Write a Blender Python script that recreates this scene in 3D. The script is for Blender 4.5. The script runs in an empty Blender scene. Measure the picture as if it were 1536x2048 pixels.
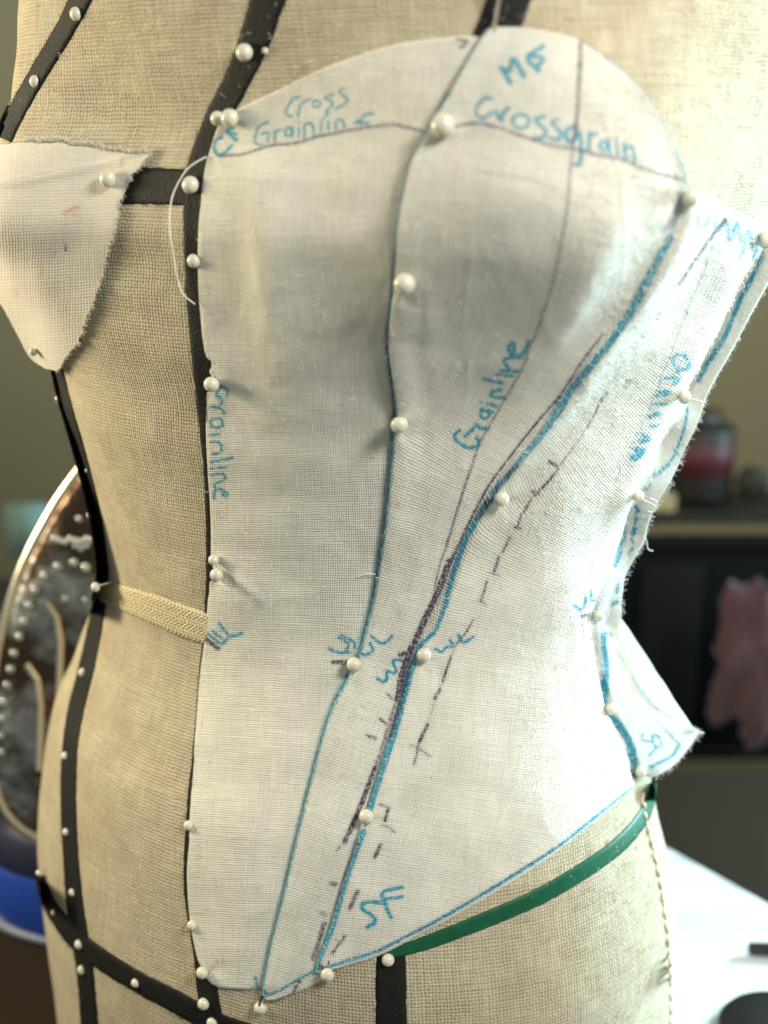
import bpy, math, random
import numpy as np
from mathutils import Vector
from mathutils.bvhtree import BVHTree

random.seed(7); rng = np.random.default_rng(11)
K = 0.000115            # metres per modelling unit (one unit = one photo pixel at the form)
PITCH = math.radians(16.0); FPX = 2700.0; DCAM = 2700.0
sc = bpy.context.scene
COL = sc.collection

# ------------------------------------------------------------------ camera, world, lamps, exposure
CAM = np.array([0.0, -DCAM*math.cos(PITCH), DCAM*math.sin(PITCH)])
FWD = np.array([0.0, math.cos(PITCH), -math.sin(PITCH)])
UPV = np.array([0.0, math.sin(PITCH), math.cos(PITCH)])
RGT = np.array([1.0, 0.0, 0.0])
cd = bpy.data.cameras.new('camera'); cam = bpy.data.objects.new('camera', cd); COL.objects.link(cam)
cam.location = CAM*K; cam.rotation_euler = (math.pi/2-PITCH, 0, 0)
cd.sensor_fit = 'VERTICAL'; cd.sensor_height = 36.0; cd.lens = 36.0*FPX/2048.0
cd.clip_start = 0.01; cd.clip_end = 50
cd.dof.use_dof = True; cd.dof.focus_distance = 2630*K; cd.dof.aperture_fstop = 9.5
sc.camera = cam
w = bpy.data.worlds.new('World'); sc.world = w; w.use_nodes = True
w.node_tree.nodes['Background'].inputs[0].default_value = (0.86, 0.90, 0.78, 1)
w.node_tree.nodes['Background'].inputs[1].default_value = 0.37
sc.view_settings.view_transform = 'Standard'; sc.view_settings.look = 'None'
sc.view_settings.exposure = 0.0; sc.view_settings.gamma = 1.0

def lamp(name, pos, target, size, power, color, sy=None):
    ld = bpy.data.lights.new(name, 'AREA'); ld.shape = 'RECTANGLE'
    ld.size = size*K; ld.size_y = (sy or size)*K; ld.energy = power; ld.color = color
    o = bpy.data.objects.new(name, ld); COL.objects.link(o)
    o.location = Vector(pos)*K
    o.rotation_euler = (Vector(target)-Vector(pos)).to_track_quat('-Z', 'Y').to_euler()
    return o
lamp('window_light', (5200, 2300, 500), (300, 300, 100), 1800, 4.9, (0.60, 0.93, 1.0), 2600).data.spread = math.radians(110)
lamp('room_light', (-3200, 500, 900), (-100, 200, 100), 900, 1.9, (1.0, 0.85, 0.55))
lamp('ceiling_light', (2200, -2700, 2600), (0, 0, 0), 950, 2.75, (1.0, 0.95, 0.84))

# ------------------------------------------------------------------ helpers
def raydir(p, q):
    p = np.asarray(p, float); q = np.asarray(q, float)
    return FWD + ((p-768.0)/FPX)[..., None]*RGT + ((1024.0-q)/FPX)[..., None]*UPV
def at(p, q, depth):                     # world point seen at photo pixel (p,q) at a given distance along the lens axis
    return CAM + raydir(p, q)*depth
def on_plane(p, q, z):
    d = raydir(p, q); return CAM + d*((z-CAM[2])/d[2])
def crom(pts, n=None, step=None):
    P = np.array(pts, float)
    if len(P) == 2:
        L = np.linalg.norm(P[1, :2]-P[0, :2]); n = n or max(2, int(L/step)+1)
        return P[0]+(P[1]-P[0])*np.linspace(0, 1, n)[:, None]
    E = np.vstack([2*P[0]-P[1], P, 2*P[-1]-P[-2]]); out = []
    for i in range(1, len(E)-2):
        t = np.linspace(0, 1, 12, endpoint=False)[:, None]
        a, b, c, d = E[i-1], E[i], E[i+1], E[i+2]
        out.append(0.5*((2*b)+(c-a)*t+(2*a-5*b+4*c-d)*t**2+(3*b-a-3*c+d)*t**3))
    out = np.vstack(out+[P[-1:]])
    s = np.r_[0, np.cumsum(np.linalg.norm(np.diff(out[:, :2], axis=0), axis=1))]
    n = n or max(2, int(s[-1]/step)+1)
    si = np.linspace(0, s[-1], n)
    return np.stack([np.interp(si, s, out[:, k]) for k in range(out.shape[1])], 1)
def new_mesh(name, V, F, mats=None, smooth=True):
    me = bpy.data.meshes.new(name)
    V = np.asarray(V, np.float32).reshape(-1, 3)*K
    if isinstance(F, np.ndarray) and F.ndim == 2:
        nf, w_ = F.shape
        me.vertices.add(len(V)); me.vertices.foreach_set('co', V.ravel())
        me.loops.add(nf*w_); me.loops.foreach_set('vertex_index', F.astype(np.int32).ravel())
        me.polygons.add(nf); me.polygons.foreach_set('loop_start', np.arange(nf, dtype=np.int32)*w_)
        me.update(calc_edges=True); me.validate()
    else:
        me.from_pydata(V.tolist(), [], [list(map(int, f)) for f in F]); me.update()
    if smooth: me.polygons.foreach_set('use_smooth', [True]*len(me.polygons))
    for m in (mats or []): me.materials.append(m)
    return me
def link(name, me, parent=None, label=None, cat=None, group=None, kind=None):
    o = bpy.data.objects.new(name, me); COL.objects.link(o)
    if parent is not None:
        o.parent = parent
        if me is not None and parent.type == 'EMPTY':
            o.location = -parent.location
    if label: o['label'] = label
    if cat: o['category'] = cat
    if group: o['group'] = group
    if kind: o['kind'] = kind
    return o
def empty(name, loc, label, cat, group=None):
    o = bpy.data.objects.new(name, None); COL.objects.link(o); o.location = Vector(loc)*K
    o.empty_display_size = 0.005
    o['label'] = label; o['category'] = cat
    if group: o['group'] = group
    return o
def grid_faces(nr, nc, wrap=False):
    i = np.arange(nr-1)[:, None]; j = np.arange(nc if wrap else nc-1)[None, :]
    a = i*nc+j; b = i*nc+(j+1) % nc
    return np.stack([a, a+nc, b+nc, b], -1).reshape(-1, 4)
def set_uv(me, uv, name='weave'):
    l = me.uv_layers.new(name=name)
    vi = np.empty(len(me.loops), np.int32); me.loops.foreach_get('vertex_index', vi)
    l.data.foreach_set('uv', uv.astype(np.float32)[vi].ravel())
def set_col(me, c, name='ink'):
    a = me.color_attributes.new(name, 'FLOAT_COLOR', 'POINT')
    c4 = np.ones((len(me.vertices), 4), np.float32); c4[:, :3] = c
    a.data.foreach_set('color', c4.ravel())
def vnoise(x, y, s, seed=0):
    r = np.random.default_rng(seed); N = 64; G = r.random((N, N))
    x = np.asarray(x)/s; y = np.asarray(y)/s
    xi = np.floor(x).astype(int); yi = np.floor(y).astype(int); fx = x-xi; fy = y-yi
    fx = fx*fx*(3-2*fx); fy = fy*fy*(3-2*fy)
    g = lambda a, b: G[a % N, b % N]
    return (g(xi, yi)*(1-fx)+g(xi+1, yi)*fx)*(1-fy)+(g(xi, yi+1)*(1-fx)+g(xi+1, yi+1)*fx)*fy - 0.5
def seg_dist(P, Q, line):
    d = np.full(P.shape, 1e9); 
    for a, b in zip(line[:-1], line[1:]):
        ab = b[:2]-a[:2]; L = max(ab@ab, 1e-9)
        t = np.clip(((P-a[0])*ab[0]+(Q-a[1])*ab[1])/L, 0, 1)
        dd = np.hypot(P-a[0]-t*ab[0], Q-a[1]-t*ab[1]); d = np.minimum(d, dd)
    return d

# ------------------------------------------------------------------ materials
class NT:
    def __init__(s, name):
        s.m = bpy.data.materials.new(name); s.m.use_nodes = True
        s.t = s.m.node_tree; s.b = s.t.nodes['Principled BSDF']; s.out = s.t.nodes['Material Output']
    def n(s, typ, **kw):
        nd = s.t.nodes.new(typ)
        for k, v in kw.items(): setattr(nd, k, v)
        return nd
    def l(s, a, b): s.t.links.new(a, b)
    def put(s, sock, v):
        if hasattr(v, 'is_linked') or hasattr(v, 'links'): s.l(v, sock)
        else: sock.default_value = v
    def math(s, op, a, b=0.0, c=None):
        nd = s.n('ShaderNodeMath', operation=op); s.put(nd.inputs[0], a); s.put(nd.inputs[1], b)
        if c is not None: s.put(nd.inputs[2], c)
        return nd.outputs[0]
    def mix(s, f, a, b, mode='MIX'):
        nd = s.n('ShaderNodeMix', data_type='RGBA', blend_type=mode)
        s.put(nd.inputs[0], f); s.put(nd.inputs[6], a); s.put(nd.inputs[7], b); return nd.outputs[2]
    def noise(s, vec, scale, detail=2.0, rough=0.5):
        nd = s.n('ShaderNodeTexNoise'); nd.inputs['Scale'].default_value = scale
        nd.inputs['Detail'].default_value = detail; nd.inputs['Roughness'].default_value = rough
        if vec is not None: s.l(vec, nd.inputs['Vector'])
        return nd.outputs['Fac']
    def ramp(s, f, lo, hi, a=0.0, b=1.0):
        nd = s.n('ShaderNodeMapRange'); s.put(nd.inputs[0], f)
        for i, v in enumerate((lo, hi, a, b)): nd.inputs[i+1].default_value = v
        return nd.outputs[0]
def C4(*c): return (c[0], c[1], c[2], 1.0)
def simple(name, col, rough=0.6, metal=0.0, spec=0.5, var=0.12, scale=300, coat=0.0, bump=0.0, sheen=0.0):
    g = NT(name); tc = g.n('ShaderNodeTexCoord').outputs['Object']
    nz = g.noise(tc, scale, 3)
    dark = C4(*[c*(1-var) for c in col]); lite = C4(*[min(1, c*(1+var)) for c in col])
    g.l(g.mix(nz, dark, lite), g.b.inputs['Base Color'])
    g.b.inputs['Roughness'].default_value = rough; g.b.inputs['Metallic'].default_value = metal
    g.b.inputs['Specular IOR Level'].default_value = spec; g.b.inputs['Coat Weight'].default_value = coat
    g.b.inputs['Sheen Weight'].default_value = sheen
    if bump:
        b = g.n('ShaderNodeBump'); b.inputs['Strength'].default_value = bump; b.inputs['Distance'].default_value = 0.0003
        g.l(nz, b.inputs['Height']); g.l(b.outputs[0], g.b.inputs['Normal'])
    return g.m
def woven(name, pitch, thread, gap, holes, bump, warm, inked, sheen=0.15, slub=0.12, irregular=0.35, transl=0.0, bdist=0.00012, over=0.05):
    g = NT(name)
    uv = g.n('ShaderNodeUVMap', uv_map='weave').outputs[0]
    mp = g.n('ShaderNodeMapping'); mp.inputs['Scale'].default_value = (1000, 1000, 1000); g.l(uv, mp.inputs[0])
    sx = g.n('ShaderNodeSeparateXYZ'); g.l(mp.outputs[0], sx.inputs[0]); U, V = sx.outputs[0], sx.outputs[1]
    # wandering threads
    nu = g.noise(mp.outputs[0], 0.035, 3, 0.6); m2 = g.n('ShaderNodeMapping'); m2.inputs['Location'].default_value = (91, 37, 5); g.l(mp.outputs[0], m2.inputs[0])
    nv = g.noise(m2.outputs[0], 0.035, 3, 0.6)
    Uw = g.math('ADD', g.math('DIVIDE', U, pitch), g.math('MULTIPLY', nu, irregular*4))
    Vw = g.math('ADD', g.math('DIVIDE', V, pitch*1.04), g.math('MULTIPLY', nv, irregular*4))
    def wave(x, k): return g.math('SINE', g.math('MULTIPLY', x, k))
    wp = g.math('MULTIPLY_ADD', wave(Uw, 2*math.pi), 0.5, 0.5); wf = g.math('MULTIPLY_ADD', wave(Vw, 2*math.pi), 0.5, 0.5)
    # +0.25 puts thread crowns on multiples of the half wave
    ou = g.math('MULTIPLY', wave(g.math('ADD', Uw, 0.25), math.pi), wave(g.math('ADD', Vw, 0.25), math.pi))
    hole = g.math('MULTIPLY', g.math('SUBTRACT', 1.0, wp), g.math('SUBTRACT', 1.0, wf))
    hn = g.noise(mp.outputs[0], 0.012, 3, 0.6); hamt = g.ramp(hn, 0.35, 0.65, holes*0.35, holes*1.25)
    hl = g.noise(mp.outputs[0], 0.22, 2, 0.6)
    hole = g.math('MULTIPLY', g.math('MULTIPLY', hole, hamt), g.ramp(hl, 0.3, 0.7, 0.55, 1.25))
    # slubs: streaks along each thread direction
    ma = g.n('ShaderNodeMapping'); ma.inputs['Scale'].default_value = (1/pitch, 0.012, 1); g.l(mp.outputs[0], ma.inputs[0])
    mb = g.n('ShaderNodeMapping'); mb.inputs['Scale'].default_value = (0.012, 1/pitch, 1); g.l(mp.outputs[0], mb.inputs[0])
    sa = g.noise(ma.outputs[0], 1.0, 2); sb = g.noise(mb.outputs[0], 1.0, 2)
    sl = g.math('ADD', sa, sb)
    base = g.mix(g.ramp(sl, 0.75, 1.3), C4(*[c*(1-slub) for c in thread]), C4(*[min(1, c*(1+slub)) for c in thread]))
    big = g.noise(mp.outputs[0], 0.006, 4, 0.6)
    base = g.mix(g.ramp(big, 0.4, 0.75, 0, 0.35), base, C4(*warm))
    base = g.mix(g.math('MINIMUM', hole, 0.92), base, C4(*gap))
    g.b.inputs['Roughness'].default_value = 0.85; g.b.inputs['Specular IOR Level'].default_value = 0.25
    g.b.inputs['Sheen Weight'].default_value = sheen; g.b.inputs['Sheen Roughness'].default_value = 0.5
    h = g.math('ADD', g.math('MULTIPLY', g.math('ADD', wp, wf), 0.5), g.math('MULTIPLY', ou, over))
    h = g.math('ADD', h, g.math('MULTIPLY', sl, 0.9))
    if inked:
        at_ = g.n('ShaderNodeAttribute', attribute_name='ink'); sp = g.n('ShaderNodeSeparateColor'); g.l(at_.outputs['Color'], sp.inputs[0])
        fine = g.noise(mp.outputs[0], 0.16, 3, 0.7)
        brk = g.ramp(fine, 0.3, 0.62, 0.25, 1.25)
        thr = g.math('MULTIPLY_ADD', g.math('ADD', wp, wf), 0.28, 0.62)
        def amt(ch, kk):
            x = g.math('MULTIPLY', g.math('MULTIPLY', sp.outputs[ch], brk), g.math('MULTIPLY', thr, kk)); return g.math('MINIMUM', x, 0.97)
        base = g.mix(amt(2, 1.0), base, C4(0.55, 0.24, 0.22), 'MIX')
        base = g.mix(amt(0, 1.25), base, C4(0.0, 0.28, 0.43))
        base = g.mix(amt(1, 1.2), base, C4(0.045, 0.018, 0.080))
    g.l(base, g.b.inputs['Base Color'])
    b = g.n('ShaderNodeBump'); b.inputs['Strength'].default_value = bump; b.inputs['Distance'].default_value = bdist
    g.l(h, b.inputs['Height']); g.l(b.outputs[0], g.b.inputs['Normal'])
    if transl:
        tr = g.n('ShaderNodeBsdfTranslucent'); g.l(base, tr.inputs[0]); ms = g.n('ShaderNodeMixShader'); ms.inputs[0].default_value = transl
        g.l(g.b.outputs[0], ms.inputs[1]); g.l(tr.outputs[0], ms.inputs[2]); g.l(ms.outputs[0], g.out.inputs[0])
    return g.m

M = {}
M['linen'] = woven('linen', 7.0, (0.50, 0.45, 0.325), (0.18, 0.125, 0.075), 0.85, 0.85, (0.38, 0.275, 0.20), False, sheen=0.2, slub=0.16, irregular=0.30, bdist=0.00022, over=0.14)
M['muslin'] = woven('muslin', 4.5, (0.78, 0.77, 0.70), (0.38, 0.35, 0.27), 0.6, 0.7, (0.62, 0.585, 0.53), True, sheen=0.2, slub=0.09, irregular=0.30, transl=0.10, bdist=0.00019)
M['muslin_thin'] = woven('thin_muslin', 5.0, (0.80, 0.80, 0.77), (0.5, 0.48, 0.44), 0.5, 0.6, (0.74, 0.74, 0.70), True, sheen=0.2, slub=0.06, irregular=0.3, transl=0.5)
M['muslin_thick'] = woven('brushed_muslin', 5.6, (0.66, 0.62, 0.56), (0.50, 0.45, 0.38), 0.4, 0.6, (0.68, 0.60, 0.54), True, sheen=0.3, slub=0.05, irregular=0.3, transl=0.1)
M['twill'] = simple('twill_cotton', (0.66, 0.57, 0.36), 0.9, var=0.1, scale=1500, sheen=0.2)
M['black'] = simple('black_tape', (0.010, 0.011, 0.010), 0.7, var=0.5, scale=1600, spec=0.22, bump=0.8)
M['green'] = simple('green_ribbon', (0.002, 0.085, 0.040), 0.5, var=0.3, scale=400, spec=0.3, bump=0.3)
M['head'] = simple('pin_head_plastic', (0.62, 0.60, 0.50), 0.28, var=0.06, scale=400, spec=0.5, coat=0.2)
M['steel'] = simple('pin_steel', (0.45, 0.42, 0.38), 0.3, metal=1.0, var=0.1)
M['thread'] = simple('cotton_thread', (0.72, 0.70, 0.62), 0.8, var=0.1, scale=900)
M['lint'] = simple('lint', (0.82, 0.84, 0.82), 0.7, var=0.05)
M['linen_lint'] = simple('linen_lint', (0.68, 0.62, 0.48), 0.7, var=0.1)

# ------------------------------------------------------------------ the form's body
LQ = np.array([-500, -250, 0, 100, 220, 260, 330, 430, 520, 590, 640, 700, 740, 800, 900, 1000, 1100, 1165, 1230, 1300, 1400, 1500, 1600, 1700, 1800, 1900, 2048, 2300, 2600])
LX = np.array([80, 60, 38, 32, 14, 0, -35, -55, -22, 22, 50, 82, 100, 112, 143, 168, 187, 193, 172, 142, 105, 88, 78, 75, 82, 92, 112, 140, 170])
RQ = np.array([-500, -250, 0, 200, 350, 480, 560, 640, 720, 800, 900, 1000, 1080, 1160, 1240, 1320, 1400, 1500, 1600, 1700, 1800, 2048, 2300, 2600])
RX = np.array([1640, 1660, 1660, 1640, 1600, 1535, 1490, 1450, 1410, 1370, 1322, 1275, 1245, 1222, 1222, 1238, 1262, 1292, 1315, 1336, 1345, 1355, 1350, 1330])
PHI = math.radians(35); RAT = 0.80; CY = 470.0
EXT = math.sqrt(math.cos(PHI)**2+(RAT*math.sin(PHI))**2)
ZR = np.linspace(1400, -1494, 330)
NTH = 300
TH = np.linspace(0, 2*math.pi, NTH, endpoint=False)
def smooth1(a, n=4):
    a = np.array(a, float)
    for _ in range(n): a[1:-1] = (a[:-2]+2*a[1:-1]+a[2:])/4
    return a
def ring(a, c, z):
    e = np.stack([a*np.sin(TH), -a*RAT*np.cos(TH)], 1)
    x = e[:, 0]*math.cos(-PHI)-e[:, 1]*math.sin(-PHI); y = e[:, 0]*math.sin(-PHI)+e[:, 1]*math.cos(-PHI)
    return np.stack([c+x, CY+y, np.full(NTH, z)], 1)
def bump_at(BV, p, q, depth, direc, amp, sx, szu, szd):
    c = at(p, q, depth); d = np.array(direc, float); d /= np.linalg.norm(d)
    rel = BV-c; side = np.cross(d, [0, 0, 1]); side /= np.linalg.norm(side)
    u = rel@side; v = rel[..., 2]; front = (rel@d) > -420
    sz = np.where(v > 0, szu, szd)
    r2 = (u/sx)**2+(v/sz)**2
    return BV+d*(amp*np.exp(-r2**1.15)*front)[..., None]
def project(V):
    R_ = V-CAM; dp = R_@FWD; return 768+FPX*R_[..., 0]/dp, 1024-FPX*(R_@UPV)/dp
QB = np.arange(-500, 2601, 25.0); dL = np.interp(QB, LQ, LX); dR = np.interp(QB, RQ, RX); wantL, wantR = dL.copy(), dR.copy()
for it in range(6):
    rowA, rowC = [], []
    for z in ZR:
        yh = CY-CAM[1]; dep = yh*math.cos(PITCH)+(CAM[2]-z)*math.sin(PITCH)
        up = yh*math.sin(PITCH)+(z-CAM[2])*math.cos(PITCH)
        q = 1024-FPX*up/dep
        xl = (np.interp(q, QB, dL)-768)/FPX*dep; xr = (np.interp(q, QB, dR)-768)/FPX*dep
        hw = (xr-xl)/2; th = math.atan(hw/yh)
        rowA.append(hw*math.cos(th)/EXT); rowC.append((xl+xr)/2)
    rowA = smooth1(rowA, 12); rowC = smooth1(rowC, 12)
    BV = np.stack([ring(a, c, z) for a, c, z in zip(rowA, rowC, ZR)])
    BV = bump_at(BV, 955, 330, 2560, (0.22, -1, 0), 175, 300, 300, 290)
    BV = bump_at(BV, 70, 360, 2720, (-0.75, -0.8, 0), 130, 230, 260, 250)
    if it == 5: break
    pp, qq = project(BV)
    gotL = np.array([pp[np.abs(qq-b) < 20].min() if (np.abs(qq-b) < 20).any() else np.nan for b in QB]); gotR = np.array([pp[np.abs(qq-b) < 20].max() if (np.abs(qq-b) < 20).any() else np.nan for b in QB])
    ok = ~np.isnan(gotL); ok &= (QB > -300) & (QB < 2150)
    dL += np.interp(QB, QB[ok], smooth1((wantL-gotL)[ok], 2))*0.8; dR += np.interp(QB, QB[ok], smooth1((wantR-gotR)[ok], 2))*0.8
print('silhouette error', np.abs((wantL-gotL)[ok]).max(), np.abs((wantR-gotR)[ok]).max())
# hand padded body: faint unevenness
ang = np.broadcast_to(TH[None, :], BV.shape[:2]); zz = BV[..., 2]
BV[..., 1] += 5*np.sin(zz/170+ang*3)+3*np.sin(zz/77+1.3)*np.cos(ang*5)
arc = np.cumsum(np.r_[0, np.linalg.norm(np.diff(BV[165], axis=0), axis=1)])
vlen = np.cumsum(np.r_[0, np.linalg.norm(np.diff(BV[:, 20], axis=0), axis=1)])
nr = len(ZR)
Vb = BV.reshape(-1, 3); Fb = grid_faces(nr, NTH, True)
# UV needs a seam: duplicate last column at the back
BVs = np.concatenate([BV, BV[:, :1]], 1)
roll = NTH//2
BVr = np.concatenate([BV[:, roll:], BV[:, :roll+1]], 1)
def rowarc(B):
    s = np.cumsum(np.concatenate([np.zeros((B.shape[0], 1)), np.linalg.norm(np.diff(B, axis=1), axis=2)], 1), 1)
    return s-s[:, NTH//2:NTH//2+1]
Us = rowarc(BVr); Us = 0.35*Us+0.65*(Us.mean(0)[None, :])
uvb = np.stack([Us/1000, np.broadcast_to((vlen/1000)[:, None], Us.shape)], -1).reshape(-1, 2)
form = empty('dress_form', (0, CY, -1494), 'small linen covered dress form torso marked with black style tapes', 'dress form')
me = new_mesh('body', BVr.reshape(-1, 3), grid_faces(nr, NTH+1)[:, ::-1], [M['linen']]); set_uv(me, uvb)
body = link('body', me, form)
BVH = BVHTree.FromPolygons([tuple(v) for v in Vb], [tuple(map(int, f)) for f in Fb], all_triangles=False)
Ccam = Vector(CAM)
def cast(p, q):
    d = raydir(p, q); dv = Vector(d)
    h, n, i, dist = BVH.ray_cast(Ccam, dv.normalized())
    if h is None:
        P = Ccam+dv*2950
        for _ in range(3):
            h, n, i, dist = BVH.find_nearest(P); t = (h-Ccam).dot(dv)/dv.dot(dv); P = Ccam+dv*t
    t = (h-Ccam).dot(dv)/dv.dot(dv)
    if n.dot(dv) > 0: n = -n
    return t, np.array(n), np.array(h)
cap = BV[0]; me = new_mesh('neck_cap', np.vstack([cap, cap.mean(0)+[0, 0, 60]]), [(i, (i+1) % NTH, NTH) for i in range(NTH)], [M['linen']])
set_uv(me, me_uv := np.vstack([cap[:, :2]/1000, [[0, 0]]])); link('neck_cap', me, form)

# ------------------------------------------------------------------ cloth depth map (cloth bridges the hollows of the body)
GS = 10; gp = np.arange(-160, 1701, GS); gq = np.arange(-120, 2181, GS)
TB = np.array([[cast(p, q)[0] for p in gp] for q in gq])
PP, QQ = np.meshgrid(gp, gq)
wgt = np.clip((1230-PP)/140, 0, 1)*np.clip((PP-300)/80, 0, 1)
Ts = TB.copy()
for _ in range(60):
    L = Ts.copy(); L[1:-1, 1:-1] = (Ts[:-2, 1:-1]+Ts[2:, 1:-1]+Ts[1:-1, :-2]+Ts[1:-1, 2:])/4
    Ts = Ts+(L-Ts)*wgt*0.9
    Ts = np.minimum(Ts, TB)
for _ in range(4):
    L = Ts.copy(); L[1:-1, 1:-1] = (Ts[:-2, 1:-1]+Ts[2:, 1:-1]+Ts[1:-1, :-2]+Ts[1:-1, 2:])/4
    Ts = np.minimum(Ts+(L-Ts)*np.clip((1230-PP)/140, 0, 1), TB)
TS2 = TB.copy()
for _ in range(30):
    L = TS2.copy(); L[1:-1, 1:-1] = (TS2[:-2, 1:-1]+TS2[2:, 1:-1]+TS2[1:-1, :-2]+TS2[1:-1, 2:])/4
    TS2 = np.minimum(L, TB)-0.0
def cub(a, b, c, d, f): return b+0.5*f*(c-a+f*(2*a-5*b+4*c-d+f*(3*(b-c)+d-a)))
def T_at(P, Q, G=None):
    G = Ts if G is None else G
    x = np.clip((P-gp[0])/GS, 1, len(gp)-3.001); y = np.clip((Q-gq[0])/GS, 1, len(gq)-3.001)
    xi = x.astype(int); yi = y.astype(int); fx = x-xi; fy = y-yi
    rows = [cub(*[G[yi+k, xi+j] for j in (-1, 0, 1, 2)], fx) for k in (-1, 0, 1, 2)]
    return cub(*rows, fy)

# ------------------------------------------------------------------ marker strokes: (channel, width, strength, points)
CY_, PU, PK = 0, 1, 2
def ell(cx, cy, rx, ry, a0=0, a1=360, n=14):
    return [(cx+rx*math.cos(math.radians(a0+(a1-a0)*i/n)), cy+ry*math.sin(math.radians(a0+(a1-a0)*i/n))) for i in range(n+1)]
seam1 = [(972, 60), (950, 95), (925, 140), (900, 190), (870, 240), (845, 290), (822, 340), (808, 400), (800, 450), (795, 500), (790, 560), (783, 620), (777, 680), (784, 750), (790, 815), (785, 880), (778, 950), (770, 1030), (758, 1110), (745, 1190), (728, 1260), (712, 1320), (690, 1362), (666, 1410), (646, 1470), (620, 1570), (595, 1670), (570, 1780), (545, 1880), (531, 1950), (524, 1996)]
seam2 = [(1347, 378), (1328, 460), (1300, 522), (1255, 598), (1205, 665), (1163, 722), (1118, 790), (1068, 850), (1018, 915), (973, 978), (938, 1045), (905, 1120), (885, 1180), (858, 1240), (829, 1295), (812, 1340), (798, 1400), (775, 1480), (757, 1535), (737, 1600), (712, 1680), (689, 1750), (660, 1850), (640, 1905), (628, 1946)]
seam3 = [(1541, 462), (1515, 500), (1480, 550), (1445, 620), (1410, 690), (1378, 750), (1350, 795), (1325, 860), (1295, 920), (1268, 970), (1250, 1020), (1232, 1080), (1208, 1140), (1190, 1190), (1180, 1230), (1184, 1290), (1194, 1350), (1210, 1420), (1235, 1470), (1254, 1520), (1268, 1570)]
dome = [(972, 60), (1000, 57), (1060, 58), (1120, 70), (1165, 84), (1215, 118), (1262, 165), (1300, 215), (1330, 275), (1350, 330), (1364, 380)]
INK_CF = [(PU, 6, .6, [(x-2, y) for x, y in seam1[9:16]]), (CY_, 9, .45, [(x-3, y) for x, y in seam1[3:]]),  # dark band left of the seam paints its shadow together with ink
 (CY_, 7, 1.0, [(446, 275), (434, 283), (431, 296), (439, 309), (444, 313), (457, 304), (466, 292)]),
 (CY_, 7, 1.0, [(466, 256), (455, 263), (465, 272), (474, 280)]), (CY_, 6, 1.0, [(455, 263), (472, 268)]),
 (CY_, 5, .8, [(602, 193), (590, 196), (580, 210), (574, 225), (580, 233), (587, 232)]),
 (CY_, 5, .8, [(599, 231), (602, 212), (608, 205), (621, 199)]),
 (CY_, 5, .8, [(629, 202), (629, 212), (640, 214), (643, 205), (630, 201)]),
 (CY_, 5, .85, [(668, 189), (650, 197), (668, 205), (663, 215), (654, 223)]),
 (CY_, 5, .85, [(689, 177), (681, 184), (697, 199), (694, 207), (673, 219)]),
 (CY_, 5, .8, [(538, 244), (520, 254), (513, 275), (515, 288), (528, 291)]), (CY_, 5, .8, [(526, 268), (540, 266), (538, 284)]), (CY_, 5, .85, [(552, 262), (552, 286)]), (CY_, 5, .85, [(552, 270), (557, 262), (564, 260)]),
 (CY_, 5, .85, ell(580, 265, 7, 9)), (CY_, 5, .85, [(588, 254), (589, 276)]),
 (CY_, 5.5, .9, [(612, 277), (612, 252), (624, 248), (630, 256), (631, 273)]), (CY_, 5, .85, [(600, 257), (601, 275)]), (CY_, 4, .8, [(599, 246), (601, 247)]),
 (CY_, 5, .8, [(660, 225), (648, 242), (645, 264)]), (CY_, 6, .8, [(660, 244), (660, 259)]),
 (CY_, 5, .85, [(676, 260), (675, 243), (687, 240), (692, 257)]), (CY_, 6, .9, [(749, 227), (731, 231), (725, 241), (712, 246), (738, 247)]),
 (PU, 5, .75, [(444, 313), (470, 312), (490, 311), (520, 300), (545, 292), (600, 286), (640, 274), (700, 262), (760, 252), (790, 250), (815, 255), (850, 264)]),
 (PU, 4, .4, [(600, 286), (700, 262), (800, 251)]),
 (CY_, 6, .95, [(439, 779), (444, 771), (455, 780), (455, 791)]), (CY_, 6, .95, [(439, 779), (434, 786), (444, 796), (446, 807)]),
 (CY_, 6, 1, [(424, 812), (440, 813), (450, 825)]), (CY_, 5, .9, [(440, 813), (446, 801)]),
 (CY_, 6, .9, [(421, 841), (430, 837), (444, 838), (446, 851), (428, 854), (422, 844)]), (CY_, 6, .9, [(421, 869), (439, 868)]),
 (CY_, 5.5, .9, [(424, 883), (439, 883), (446, 894), (441, 904), (427, 906)]), (CY_, 5.5, .9, [(424, 923), (466, 914)]), (CY_, 5.5, .85, [(421, 936), (455, 932)]),
 (CY_, 5.5, .9, [(422, 948), (447, 946), (452, 957), (430, 967), (433, 974)]), (CY_, 6.5, .95, [(430, 995), (431, 981), (441, 977), (457, 986), (453, 992), (446, 987)]),
 (PU, 4, .7, [(417, 790), (415, 840)]),
 (PU, 8, .95, [(411, 1275), (438, 1295)]), (CY_, 6, .95, [(418, 1266), (440, 1284)]), (CY_, 6, .9, [(428, 1262), (450, 1280)]), (CY_, 6.5, .95, [(440, 1246), (458, 1272), (445, 1288)]), (CY_, 6.5, .95, [(456, 1274), (485, 1266)]),
 (CY_, 6.5, .95, [(659, 1296), (677, 1304), (698, 1304)]), (CY_, 6, .9, [(679, 1273), (698, 1287), (690, 1302)]), (CY_, 6, .85, [(682, 1269), (709, 1283), (709, 1294)]), (PU, 8, .9, [(668, 1323), (700, 1325)]),
 (PU, 6, .9, [(918, 82), (936, 84)]), (PU, 5, .9, [(924, 96), (932, 92)]),
 (CY_, 4, .6, [(410, 1950), (430, 1972), (470, 1977), (535, 1974)]), (CY_, 8, .8, [(512, 1955), (520, 1980)]),
 (PK, 5, .18, [(560, 1230), (560, 1236)]), (PU, 10, .35, [(697, 1350), (689, 1366), (668, 1408)]),
]
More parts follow.
